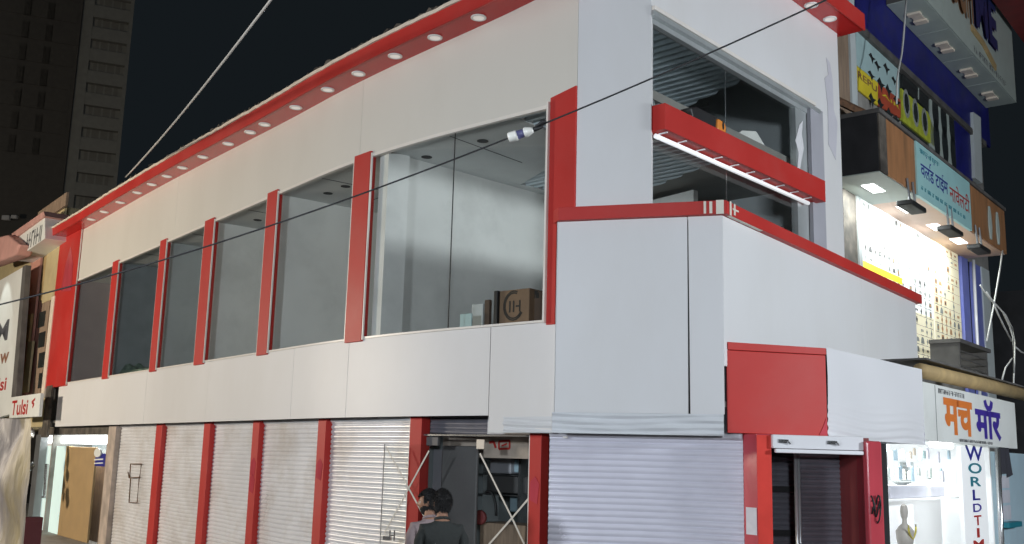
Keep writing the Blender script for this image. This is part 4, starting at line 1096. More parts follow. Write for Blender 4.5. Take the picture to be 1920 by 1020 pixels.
w = MB(); w.box(f, f.S(1670, 920), f.S(1740, 920), -.3, 0, f.Z(1710, 933), f.Z(1710, 910)); w.box(f, f.S(1740, 920) + .004, f.S(1771, 920), -.3, -.004, f.Z(1755, 931), f.Z(1755, 912)); tag(w.build('counter_box', 'paper', bevel=.01), 'long grey box on the glass counter of the bright shop', 'box')
w = MB(); w.tube([f.pt(f.S(1711, 907), -.15, f.Z(1710, 910)), f.pt(f.S(1711, 907), -.15, f.Z(1710, 904))], [.06, .14], 16); tag(w.build('dish', 'product_grey', smooth=True), 'shallow grey dish on top of the long grey box', 'dish')
w = MB(); w.box(f, f.S(1645, 920), f.S(1800, 920), -.4, .05, f.Z(1710, 934) - .03, f.Z(1710, 934)); w.box(f, f.S(1645, 920), f.S(1800, 920), -.4, -.3, .15, f.Z(1710, 934) - .03); tag(w.build('counter', 'glow_white', bevel=.006), 'white display counter at the front of the bright shop', 'counter')
# bust with a gold necklace
f = LSF.off(-.2); bs = f.S(1703, 980); c = f.pt(bs, -.05, 0)
prof = [(1.02, .02), (1.06, .16), (1.18, .19), (1.30, .20), (1.37, .13), (1.41, .06), (1.48, .05), (1.52, .075), (1.60, .09), (1.68, .075), (1.72, .03)]
kz = (f.Z(1703, 945) - f.Z(1703, 1030)) / .7; zb_ = f.Z(1703, 1030)
n = 18; vs = []
for z, r_ in prof:
    for k in range(n): vs.append(c + (f.D * math.cos(2 * math.pi * k / n) * r_ * .9).to_3d() + (f.N * math.sin(2 * math.pi * k / n) * r_ * .55).to_3d() + Vector((0, 0, zb_ + (z - 1.02) * kz)))
fsx = [(j * n + k, j * n + (k + 1) % n, (j + 1) * n + (k + 1) % n, (j + 1) * n + k) for j in range(len(prof) - 1) for k in range(n)] + [tuple(range(n - 1, -1, -1)), tuple(range((len(prof) - 1) * n, len(prof) * n))]
w = MB(); w.add(vs, fsx); BS = tag(w.build('display_bust', 'mannequin', smooth=True), 'grey display bust wearing a gold necklace in the bright shop', 'mannequin')
w = MB(); w.tube([c + (f.D * (.15 * math.sin(t))).to_3d() + (f.N * .10).to_3d() + Vector((0, 0, zb_ + (1.40 - 1.02) * kz - .19 * max(0, 1 - abs(t) / 1.7) ** .7)) for t in [-1.7 + i * .17 for i in range(21)]], .014, 6); w.build('necklace', 'necklace', BS, smooth=True)
# vertical sign board
f = MF.off(-.12); vx0, vx1 = f.S(1806, 930), f.S(1850, 930)
w = MB(); w.box(f, vx0, vx1, -.06, 0, .5, H(.34)); VS = tag(w.build('vertical_sign', 'glow_white', bevel=.004), 'tall white board reading WORLD TIM downwards beside the bright shop', 'sign')
lets = [('W', 1838, 836, 864, 'ink_blue', 33), ('O', 1840, 868, 888, 'ink_teal', 25), ('R', 1842, 894, 912, 'ink_teal', 20), ('L', 1843, 918, 938, 'ink_blue', 14), ('D', 1845, 944, 960, 'ink_violet', 16), ('T', 1846, 966, 985, 'ink_red', 14), ('I', 1847, 990, 1008, 'ink_red', 5), ('M', 1848, 1012, 1030, 'ink_red', 20)]
ymid = (vx0 + vx1) / 2
for ch, x, y0, y1, m, wpx in lets:
    xx = 1826 + (x - 1838) * .9
    a0 = f.S(xx - wpx / 2, (y0 + y1) / 2); a1 = f.S(xx + wpx / 2, (y0 + y1) / 2)
    w = MB(); put_text(w, f, ch, a0, a1, f.Z(xx, y1), f.Z(xx, y0), .003, off=.02); w.build('lettering', m, VS)
# dark curtain, papers, pale blue door, pole at the far right
f = MF.off(-.1)
w = MB(); cv = []
for j in range(9):
    for i in range(13):
        x = 1866 + (1884 + 10 * j / 8 - 1866) * i / 12; y = 838 + 54 * j / 8 + (4 * math.sin(i) if j == 8 else 0)
        s, z = f.hit(x, y); cv.append(f.pt(s, .05 + .03 * math.sin(i * 1.4), z))
w.add(cv, [(j * 13 + i, j * 13 + i + 1, (j + 1) * 13 + i + 1, (j + 1) * 13 + i) for j in range(8) for i in range(12)]); tag(w.build('dark_cloth', 'curtain', smooth=True), 'dark cloth hanging under the right end of the white sign', 'cloth')
w = MB(); w.tube([f.pt(f.S(1858, 850), .1, H(.35)), f.pt(f.S(1862, 1000), .1, .13)], .04, 8); tag(w.build('pole', 'steel', smooth=True), 'thin steel pole right of the vertical white sign', 'pole')
f = MF.off(-.5); w = MB(); w.box(f, f.S(1868, 940), f.S(1960, 940), -.1, 0, .13, H(.33)); DB = tag(w.build('blue_door', 'door_blue', bevel=.006), 'pale blue metal door at the right edge of the picture', 'door')
for y0, y1 in ((862, 884), (892, 915), (919, 943), (948, 975)):
    w = MB(); w.box(f, f.S(1872, 930), f.S(1893, 930), .003, .008, f.Z(1882, y1), f.Z(1882, y0)); w.build('notice', 'paper', DB)
w = MB(); w.box(f, f.S(1875, 990), f.S(1900, 990), .01, .15, f.Z(1885, 988), f.Z(1885, 978)); w.build('letter_tray', 'ink_teal', DB)
# far dark house behind on the right
f = Fr((13.5, 26), (.63, .777)); w = MB(); w.box(f, -1, 30, -8, 0, 0, H(4.5)); HB = empty('dark_house', f.pt(5, 0, 0), 'unlit dark house beyond the novelty shop at the right edge', 'building'); w.build('wall', 'dull_black', HB)  # its night darkness is put into the near-black wall colour
for k in range(5):
    b = MB(); b.box(f, k * 2.5, k * 2.5 + 1.2, .0, .05, H(2), H(3.3)); b.build('window', 'dark_glass', HB)

# ------------------------------------------------------------------ lit doorway of the shop under the left end
DW = empty('lit_doorway', G1.pt(G1.S(130, 950), 0, 0), 'brightly lit narrow shop doorway under the left end of the white panels', 'doorway')
def gb(x0, x1, y0, y1, o0, o1, m, name, parent, F=G1, bevel=0, ym=920):
    w = MB(); xm = (x0 + x1) / 2
    za = F.Z(xm, y1, o1) if y1 is not None else .13
    zb2 = F.Z(xm, y0, o1)
    w.box(F, F.S(x0, ym, o1), F.S(x1, ym, o1), o0, o1, za, zb2); return w.build(name, m, parent, bevel=bevel)
gb(60, 212, 801, 815, -.1, .06, 'grime', 'lintel', DW)
gb(57, 66, 815, None, -.1, .08, 'lamp_metal', 'jamb', DW)
gb(192, 205, 815, None, -.1, .10, 'wood_rough', 'jamb', DW)
gb(60, 215, 815, None, -1.1, -1.0, 'glow_white', 'back_wall', DW)
gb(60, 215, 813, 816, -1.0, -.1, 'glow_white', 'ceiling', DW)
LDOOR = gb(68, 119, 836, None, -.16, -.12, 'glow_green', 'glass_door', DW)
gb(116, 122, 836, None, -.17, -.09, 'brown_board', 'door_stile', DW)
w = MB(); ha = G1.hit(88, 870, -.05); hbm = G1.hit(84, 932, -.05)
w.tube([G1.pt(ha[0], -.05, ha[1]), G1.pt(hbm[0], -.05, hbm[1])], .05, 8); w.box(G1, ha[0] - .1, ha[0] + .1, -.12, -.02, hbm[1] - .03, hbm[1] + .02); w.build('handle', 'steel', LDOOR)
gb(122, 172, 838, None, -.13, -.08, 'brown_board', 'board', DW, bevel=.01)
gb(172, 193, 872, None, -.4, -.35, 'wood_rough', 'shelf_end', DW)
OS = gb(173, 196, 850, 874, -.10, -.06, 'ink_blue', 'notice', DW)
w = MB(); e = G1.hit(185, 849, -.05); ellipse(w, G1, e[0], e[1], .26, .10, -.05, n=20, t=.03); w.build('notice', 'sign_white', DW)
w = MB(); stroke(w, G1, [G1.hit(176, 862, -.05), G1.hit(193, 861, -.05)], .03, -.057); stroke(w, G1, [G1.hit(176, 869, -.05), G1.hit(193, 868, -.05)], .025, -.057); w.build('print', 'sign_white', OS)
w = MB(); w.box(G1, G1.S(82, 822, -.1), G1.S(190, 822, -.1), -.32, -.22, G1.Z(140, 832, -.3), G1.Z(140, 819, -.3)); w.build('tube_lamp', 'tube_lit', DW)
light('doorway_light', 'AREA', G1.pt(G1.S(140, 900), -.25, G1.Z(140, 825)), 60, (1, 1, .95), DW, G1.pt(G1.S(140, 900), .8, 0), 2.5, .3)

# ------------------------------------------------------------------ old building on the left
AL = A1.off(.02)
LB = empty('left_building', AL.pt(-20, 0, 0), 'old yellow and pink building beside the red end pier', 'building')
def lb(x0, x1, y0, y1, m, name, o0=-.3, o1=0., parent=None, F=AL, bevel=0.0):
    """a slab between pixel columns x0..x1 (at mid height), heights read at the middle"""
    w = MB(); ym = (y0 + y1) / 2; xm = (x0 + x1) / 2
    o0 = max(o0, o1 - .06)
    w.box(F, F.S(x0, ym, o1), F.S(x1, ym, o1), o0, o1, F.Z(xm, y1, o1), F.Z(xm, y0, o1)); return w.build(name, m, parent or LB, bevel=bevel)
s_a, s_b = AL.S(-60, 700), AL.S(92, 640)
w = MB(); w.box(AL, s_a, s_b, -6, -.12, AL.Z(60, 800), AL.Z(100, 400)); w.build('wall', 'yellow_wall', LB)
YW = lb(88, 112, 398, 560, 'yellow_wall', 'pilaster', -.3, .02)
lb(83, 88, 398, 560, 'tan_beam', 'pilaster_edge', -.3, .0)
lb(72, 122, 380, 402, 'wood_rough', 'cornice', -.3, .1)
lb(44, 62, 488, 740, 'pink_wall', 'pillar', -.3, .05)
lb(62, 86, 560, 745, 'pink_wall', 'window_surround', -.3, -.05)
WS = lb(70, 84, 570, 740, 'wood_rough', 'window', -.2, .0)
for k in range(4):
    lb(72, 83, 585 + k * 38, 613 + k * 38, 'dark_glass', 'pane', .0, .02, parent=WS)
lb(86, 92, 560, 745, 'cream_trim', 'pipe', -.2, .05)
lb(50, 56, 590, 640, 'tan_beam', 'bracket', .05, .12); lb(47, 56, 642, 735, 'yellow_wall', 'panel', .05, .10)
# sooty strip under the red pier
lb(82, 92, 724, 820, 'grime', 'stained_strip', -.3, .06); lb(93, 104, 724, 800, 'dull_black', 'dark_gap', -.5, -.2)
# small letter box sign on the overhang
OV = MB(); p4 = [AL.hit(26, 488, .55), AL.hit(84, 447, .55), AL.hit(84, 405, .55), AL.hit(26, 448, .55)]
OV.poly(AL, p4, .0, .55); OS2 = tag(OV.build('overhang_sign', 'sign_white', bevel=.01), 'small cream box sign with grey letters under the left building cornice', 'sign')
w = MB()
pa, pb_ = AL.hit(50, 452, .555), AL.hit(78, 438, .555)
scribble(w, AL, pa[0], pb_[0], (pa[1] + pb_[1]) / 2 - .22, (pa[1] + pb_[1]) / 2 + .22, .552, 9); w.build('lettering', 'ink_grey', OS2)['kind'] = 'stuff'
w = MB(); w.poly(AL, [AL.hit(20, 452, .6), AL.hit(84, 405, .6), AL.hit(82, 396, .6), AL.hit(22, 438, .6)], .0, .6); tag(w.build('sun_shade', 'pink_sheet'), 'faded pink sloping sheet over the small cream box sign', 'sun shade')
pk = MB(); c4 = [AL.hit(-30, 500, .8), AL.hit(28, 478, .8), AL.hit(36, 458, .8), AL.hit(14, 440, .8), AL.hit(-30, 450, .8)]
pk.poly(AL, c4, .4, .8); tag(pk.build('pink_tarpaulin', 'pink_sheet', bevel=.05), 'crumpled pink tarpaulin at the left edge', 'tarpaulin')
# big white sign board at the left edge
wb_ = AL.off(.45)
w = MB(); cs = [wb_.hit(-60, 800), wb_.hit(20, 776), wb_.hit(44, 500), wb_.hit(-60, 560)]
w.poly(wb_, cs, -.12, 0); WS2 = tag(w.build('large_sign', 'sign_white', bevel=.01), 'large white sign board with grey and red lettering at the left edge', 'sign')
w = MB(); w.poly(wb_, [wb_.hit(20, 776), wb_.hit(29, 776), wb_.hit(50, 497), wb_.hit(44, 500)], -.12, .02); w.build('frame', 'sign_edge', WS2)
w = MB(); put_text(w, wb_, 'M', wb_.S(-6, 625), wb_.S(15, 625), wb_.Z(5, 640), wb_.Z(5, 603), .003, off=.02); w.build('lettering', 'ink_grey', WS2)
w = MB(); put_text(w, wb_, 'w', wb_.S(0, 675), wb_.S(16, 675), wb_.Z(5, 682), wb_.Z(5, 663), .003, off=.02); w.build('lettering', 'ink_brown', WS2)
w = MB(); put_text(w, wb_, 'Tulsi', wb_.S(-25, 720), wb_.S(12, 720), wb_.Z(5, 732), wb_.Z(5, 708), .003, off=.02); w.build('lettering', 'ink_red', WS2)
light('sign_light', 'SPOT', wb_.pt(wb_.S(0, 600), 1.5, wb_.Z(5, 470)), 140, (.92, 1, .97), WS2, wb_.pt(wb_.S(5, 620), 0, wb_.Z(5, 620)), .1)
w = MB(); q_ = wb_.pt(wb_.S(0, 600), 1.5, wb_.Z(5, 470)); w.tube([wb_.pt(wb_.S(0, 600), .0, wb_.Z(5, 480)), q_ + Vector((0, 0, .12))], .03, 6); w.box(wb_, wb_.S(0, 600) - .15, wb_.S(0, 600) + .15, 1.4, 1.65, q_.z + .06, q_.z + .14); w.build('sign_lamp', 'lamp_metal', WS2)
# Tulsi name board
tb = AL.off(.5)
w = MB(); w.poly(tb, [tb.hit(17, 784), tb.hit(72, 781), tb.hit(76, 737), tb.hit(20, 745)], -.08, 0); TB = tag(w.build('name_board', 'sign_white', bevel=.008), 'small white name board with dark red Tulsi lettering', 'sign')
w = MB(); put_text(w, tb, 'Tulsi', tb.S(22, 765), tb.S(52, 765), tb.Z(36, 778), tb.Z(36, 750), .003, off=.02)
stroke(w, tb, [tb.hit(66, 748), tb.hit(60, 754), tb.hit(64, 758), tb.hit(61, 764)], .06, .003); w.build('lettering', 'ink_red', TB)
# patterned tarpaulin below, marble posts
tq = AL.off(5.0); w = MB(); cv = []
ph = [random.Random(6).uniform(0, 6.28) for _ in range(3)]
NTA = 48
for j in range(NTA + 1):
    for i in range(NTA + 1):
        x = -60 + (60 - 22 * (j / NTA) ** 2 + 60) * i / NTA; y = 785 + 290 * j / NTA
        s, z = tq.hit(x, y); a_, b_ = i * .42, j * .42
        cr = .05 * abs(math.sin(a_ * .35 + b_ * .22 + .6 * math.sin(b_ * .2))) + .03 * math.sin(a_ * .2 - b_ * .45 + 2) + .012 * abs(math.sin(a_ * .8 - b_ * .5))
        cv.append(tq.pt(s, cr * (1 - .8 * (i / NTA) ** 6), z))
w.add(cv, [(j * (NTA + 1) + i, j * (NTA + 1) + i + 1, (j + 1) * (NTA + 1) + i + 1, (j + 1) * (NTA + 1) + i) for j in range(NTA) for i in range(NTA)]); tag(w.build('patterned_tarpaulin', 'tarpaulin', smooth=True), 'brown patterned tarpaulin hanging below the Tulsi name board', 'tarpaulin')
w = MB(); f = AL.off(4.8)
for x in (26, 42): w.box(f, f.S(x, 1000), f.S(x + 6, 1000), -.1, .1, .13, f.Z(x, 968))
w.box(f, f.S(24, 985), f.S(50, 985), -.08, .08, f.Z(30, 980), f.Z(30, 972)); tag(w.build('stall_frame', 'maroon'), 'dark red stall frame before the brown patterned tarpaulin', 'stall frame')
# cluster of hanging chrome goods by the doorway
hg = empty('hanging_goods', AL.pt(AL.S(52, 900), .6, 1.0), 'string of shiny wrapped goods hanging left of the lit doorway', 'goods')
rn = random.Random(8); f = AL.off(.62)
for k in range(16):
    x = 50 + rn.uniform(-7, 9) - k * .6; y = 812 + k * 7
    s, z = f.hit(x, y); r_ = rn.uniform(.07, .15); c = f.pt(s, rn.uniform(-.1, .1), z)
    bmx = bmesh.new(); bmesh.ops.create_icosphere(bmx, subdivisions=2, radius=r_)
    w = MB(); bmx.verts.index_update()
    w.add([c + v.co * (1 + .35 * math.sin(v.co.x * 60 + k) * math.sin(v.co.z * 50)) for v in bmx.verts], [[v.index for v in q.verts] for q in bmx.faces]); bmx.free()
    w.build('packet', rn.choice(['steel', 'dark_glass', 'wall_inside', 'steel']), hg)
# small far lamps over the roofs
fl2 = MB(); c = atY(24, 410, 60); fl2.box(Fr((c.x, c.y), (1, 0)), -.55, -.1, 0, .3, c.z - .15, c.z + .15); fl2.box(Fr((c.x, c.y), (1, 0)), .0, .35, 0, .3, c.z - .05, c.z + .18)
tag(fl2.build('roof_lamp', 'lens', bevel=.05), 'small pale lamps on the roof far left before the tower block', 'lamp')

# ------------------------------------------------------------------ dark tower block behind
TY = 75.0
TF2 = Fr((0, TY), (1, .42))
x0, x1 = TF2.S(147, 100), TF2.S(243, 100)
TK = empty('tower_block', TF2.pt((x0 + x1) / 2, -5, 0), 'tall unlit tower block with a column of dark window recesses behind the left roofs', 'building')
w = MB(); w.box(TF2, x0, x1, -14, -.4, 0, 62); w.build('wall', 'tower_face', TK)
wx0, wx1 = TF2.S(168, 100), TF2.S(236, 100)
rows = [(25, -8), (62, 33)]
ztops = []
# storeys: window recess tops measured at 3.3 m pitch
zA = TF2.Z(195, 295); zB = TF2.Z(205, 128); pit = (zB - zA) / 4
for k in range(-2, 12):
    zc = zA + k * pit
    w = MB(); w.box(TF2, x0, x1, -.398, 0, zc + pit * .23, zc + pit * .78); w.build('storey_band', 'tower_face', TK)
    for q in range(1):
        w = MB(); w.box(TF2, wx0 + .3, wx1 - .3, -.397, -.30, zc - pit * .2, zc + pit * .21); wo = w.build('window', 'tower_dark', TK)
        for i in range(3):
            a = wx0 + .3 + (wx1 - wx0 - .6) * (i + .5) / 3
            b = MB(); b.box(TF2, a - .05, a + .05, -.299, -.26, zc - pit * .2, zc + pit * .21); b.build('mullion', 'tower_face', wo)
for a, b in ((x0, wx0), (wx1, x1)):
    w = MB(); w.box(TF2, a, b, -.399, .03, 0, 62); w.build('pier', 'tower_face', TK)
w = MB(); w.box(TF2, TF2.S(-160, 100), x0 - .02, -14, .4, 0, 62); w.build('wing', 'tower_shaded', TK)
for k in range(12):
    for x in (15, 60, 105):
        w = MB(); a = TF2.S(x, 150); zc = zA + k * pit; w.box(TF2, a - .9, a + .9, .402, .44, zc - .5, zc + .6); w.build('window', 'tower_shaded', TK)

# ------------------------------------------------------------------ wires
def tubeobj(pts, r, name, m, label, cat, group=None, n=6):
    w = MB(); w.tube(pts, r, n); return tag(w.build(name, m, smooth=True), label, cat, group)
a = A1.pt(A1.S(236, 332, .33), .33, A1.Z(236, 332, .33)); b = atY(660, -201, 7.5)
tubeobj([a.lerp(b, t) - Vector((0, 0, .12 * math.sin(math.pi * t))) for t in [i / 16 for i in range(17)]], .016, 'overhead_wire', 'wire_pale', 'pale taut wire rising from the roof edge into the night sky', 'wire')
PR = atY(1575, -15, 5.4); PLx = atY(-40, 580, 6.6)
WFm = fr2(PLx.xy, PR.xy)
wp_ = [(-40, 580), (0, 571), (141, 537), (240, 507), (316, 483), (379, 463), (498, 427), (527, 416), (621, 384), (720, 346), (843, 304), (950, 264), (1027, 230), (1080, 204), (1222, 147), (1330, 98), (1440, 50), (1533, 8), (1575, -12)]
hz_ = [WFm.hit(x, y) for x, y in wp_]
# smooth height along the wire with a quadratic fit (a hanging cable)
ss = np.array([h[0] for h in hz_]); zzz = np.array([h[1] for h in hz_])
cf = np.polyfit(ss, zzz, 3)
wpts = [WFm.pt(s, 0, float(np.polyval(cf, s))) for s in np.linspace(ss[0], ss[-1], 60)]
tubeobj(wpts, .0052, 'overhead_wire', 'wire_black', 'black cable sagging across the whole shop front from left to the upper right', 'wire')
# unlit lamp bulb tied to that cable
def wz(s): return float(np.polyval(cf, s))
sB0 = WFm.S(955, 262); sB1 = WFm.S(1022, 232)
pB0 = WFm.pt(sB0, .03, wz(sB0) - .012); pB1 = WFm.pt(sB1, .03, wz(sB1) - .03)
dB = (pB1 - pB0)
def lat(prof, m, name, parent=None):
    w = MB(); w.tube([pB0 + dB * t for t, r_ in prof], [r_ for t, r_ in prof], 14); return w.build(name, m, parent, smooth=True)
BL = empty('lamp_bulb', pB0, 'unlit white lamp bulb with holder hanging on the black cable before the big window', 'lamp bulb')
lat([(0, .014), (.01, .028), (.06, .032), (.22, .032), (.26, .030)], 'bulb_white', 'bulb', BL)
lat([(.262, .029), (.27, .027), (.40, .025), (.44, .022)], 'bulb_blue', 'band', BL)
lat([(.442, .022), (.46, .030), (.50, .031), (.56, .028), (.64, .022), (.70, .016)], 'bulb_white', 'collar', BL)
lat([(.702, .013), (.80, .012), (.92, .009), (1.0, .005)], 'wire_black', 'holder', BL)
w = MB(); w.tube([pB0 + dB * .72 + Vector((0, 0, .012)), pB0 + dB * .95 + Vector((0, 0, .032)), pB0 + dB * 1.06 + Vector((0, 0, .030))], [.005, .012, .006], 8); w.build('clip', 'wire_black', BL, smooth=True)
# thin cords on the right
f = NW.off(.8)
tubeobj([f.pt(*(lambda h: (h[0], 0, h[1]))(f.hit(x, y))) for x, y in ((1700, -10), (1697, 30), (1694, 70), (1691, 100), (1686, 125), (1682, 150), (1681, 195))], .017, 'pale_wire', 'wire_pale', 'thin pale cord hanging from the big sign box before the posters', 'cord')
f = NF.off(.3)
RW = [((1880, 470), (1874, 510), (1868, 545), (1862, 580), (1856, 610), (1850, 640)), ((1838, 535), (1855, 560), (1868, 572), (1885, 590), (1898, 615), (1903, 640), (1902, 680), (1900, 730)),
      ((1850, 548), (1862, 565), (1880, 585), (1893, 612), (1899, 632), (1901, 700)), ((1862, 566), (1872, 590), (1884, 615), (1897, 640)), ((1903, 650), (1915, 660), (1935, 668)), ((1898, 672), (1885, 690), (1878, 715))]
lbs = ['pale wire dropping from the far end of the wooden sign canopy', 'thick pale wire bending down in the dark at the right edge', 'pale wire twisted beside the thick bending wire at right', 'short pale wire branch joining the wire bundle at right', 'thin wire running off the right edge from the wire bundle', 'short wire tail below the wire bundle at right']
for pts, lb2 in zip(RW, lbs):
    tubeobj([f.pt(*(lambda h: (h[0], 0, h[1]))(f.hit(x, y))) for x, y in pts], .016, 'street_wire', 'wire_pale' if 'thick' in lb2 or 'dropping' in lb2 else 'pale_edge', lb2, 'wire', 'wires in the dark at the right edge')

# ------------------------------------------------------------------ things behind the windows
f = A2.off(-.45)
def carton(F, x0, x1, y0, y1, m, name, label, cat, o0=-.35, zbase=None):
    w = MB(); xm, ym = (x0 + x1) / 2, (y0 + y1) / 2
    w.box(F, F.S(x0, ym), F.S(x1, ym), o0, 0, zbase if zbase is not None else F.Z(xm, y1), F.Z(xm, y0)); return tag(w.build(name, m, bevel=.008), label, cat)
C1 = carton(f, 934, 992, 543, 610, 'cardboard', 'cardboard_box', 'big brown cardboard box with round print behind the big window', 'box', -.5, ZF)
w = MB(); cx_, cz_ = f.hit(963, 573)
for r0 in (.155, .135):
    stroke(w, f, [(cx_ + r0 * math.cos(t), cz_ + r0 * 1.15 * math.sin(t)) for t in [1.2 + i * .35 for i in range(14)]], .018, .001)
scribble(w, f, cx_ - .07, cx_ + .10, cz_ - .08, cz_ + .06, .002, 2)
w.build('print', 'print_dark', C1)
C2 = carton(f.off(-.1), 994, 1030, 546, 610, 'cardboard_dark', 'cardboard_box', 'dark cardboard box at the right end of the big window', 'box', -.4, ZF)
w = MB(); f3 = f.off(-.1); stroke(w, f3, [f3.hit(1000, 560), f3.hit(1000, 548), f3.hit(1008, 549), f3.hit(1008, 559)], .05, .002); w.build('print', 'print_dark', C2)
carton(f.off(.05), 925, 932, 545, 612, 'black', 'board', 'thin black board leaning left of the brown cardboard box', 'board', -.05, ZF)
carton(f.off(.0), 908, 917, 562, 612, 'cardboard_dark', 'board', 'narrow dark brown board standing two left of the brown box', 'board', -.05, ZF)
carton(f.off(-.1), 884, 905, 570, 612, 'wall_midgrey', 'board', 'grey panel standing behind the small mint card', 'panel', -.05, ZF)
carton(f.off(.1), 862, 884, 588, 614, 'poster_mint', 'card', 'small mint green card at the foot of the big window', 'card', -.02, ZF)
# cloth bundle behind the second window
bmx = bmesh.new(); bmesh.ops.create_icosphere(bmx, subdivisions=4, radius=1.0); bmx.verts.index_update()
f = A1.off(-.6); s, z = f.hit(246, 693); c = f.pt(s, 0, ZF + .18)
w = MB()
w.add([c + (f.D * (v.co.x * 1.3)).to_3d() + (f.N * (v.co.y * .4)).to_3d() + Vector((0, 0, max(-.18, v.co.z * .30 * (1 + .35 * math.sin(v.co.x * 7 + 1) + .25 * math.sin(v.co.x * 13 + v.co.y * 9))))) for v in bmx.verts], [[v.index for v in q.verts] for q in bmx.faces]); bmx.free()
tag(w.build('cloth_bundle', 'cloth_bundle', smooth=True), 'crumpled green and white cloth bundle at the foot of the second window', 'cloth')
# power tool on the red beam and a board behind the side window
f = BU.off(.06)
w = MB(); zt0 = H(3.902); a0, a1, a2 = f.S(1288, 230), f.S(1336, 230), f.S(1354, 235)
ht = f.Z(1315, 208) - zt0
w.poly(f, [(a0 + .05, zt0), (a1, zt0), (a1 + .02, zt0 + ht * .95), (a0 + .15, zt0 + ht), (a0, zt0 + ht * .7)], -.11, .05); PTL = tag(w.build('power_tool', 'tool_black', bevel=.02), 'black and orange power tool lying on the red beam', 'tool')
w = MB(); w.poly(f, [(a1 + .004, zt0), (a2, zt0), (a2 + .01, zt0 + ht * .55), (a2 - .03, zt0 + ht * .85), (a1 + .03, zt0 + ht * .9)], -.11, .06); w.build('end_cap', 'tool_orange', PTL, bevel=.03)
w = MB(); ellipse(w, f, (a1 + a2) / 2 + .03, zt0 + ht * .5, .022, .05, .061); w.build('knob', 'tool_black', PTL)
f = BU.off(-.35); w = MB(); zq = ZD + .165
w.poly(f, [(f.S(1375, 280), zq), (f.S(1446, 300), zq), (f.S(1418, 250), f.Z(1412, 243)), (f.S(1392, 250), f.Z(1395, 246))], -.03, 0); tag(w.build('white_board', 'wall_inside', bevel=.006), 'pale board leaning behind the side window above the red beam', 'board')

# ------------------------------------------------------------------ street lamps behind and beside the viewer
LBL = ['warm street lamp standing in the road left of the shop front', 'cool white street lamp standing behind the viewer', 'cool white street lamp standing left of the viewer', 'cool white street lamp on the side street at right']
for k, (x, y, z, c, pw, kind) in enumerate(LAMPS):
    e = empty('street_lamp', (x, y, 0), LBL[k], 'street lamp', 'street lamps')
    w = MB(); w.tube([(x, y, 0), (x, y, .5), (x, y, z)], [.11, .08, .05], 12); w.build('pole', 'lamp_metal', e, smooth=True)
    d = (Vector((.5, 12)) - Vector((x, y))).normalized(); t = Vector((x + d.x * .9, y + d.y * .9, z))
    w = MB(); w.tube([(x, y, z - .05), (x + d.x * .4, y + d.y * .4, z + .12), (t.x, t.y, z + .14)], .03, 8); w.build('arm', 'lamp_metal', e, smooth=True)
    F = Fr((t.x, t.y), (d.x, d.y))
    w = MB(); w.box(F, -.3, .35, -.16, .16, z + .08, z + .2); w.build('lamp_head', 'lamp_metal', e, bevel=.03)
    w = MB(); w.box(F, -.26, .31, -.13, .13, z + .04, z + .078); w.build('diffuser', 'lamp_warm' if kind == 'warm' else 'lamp_cool', e)
    light('street_light', 'POINT', (t.x, t.y, z - .12), pw, c, e, size=.5)

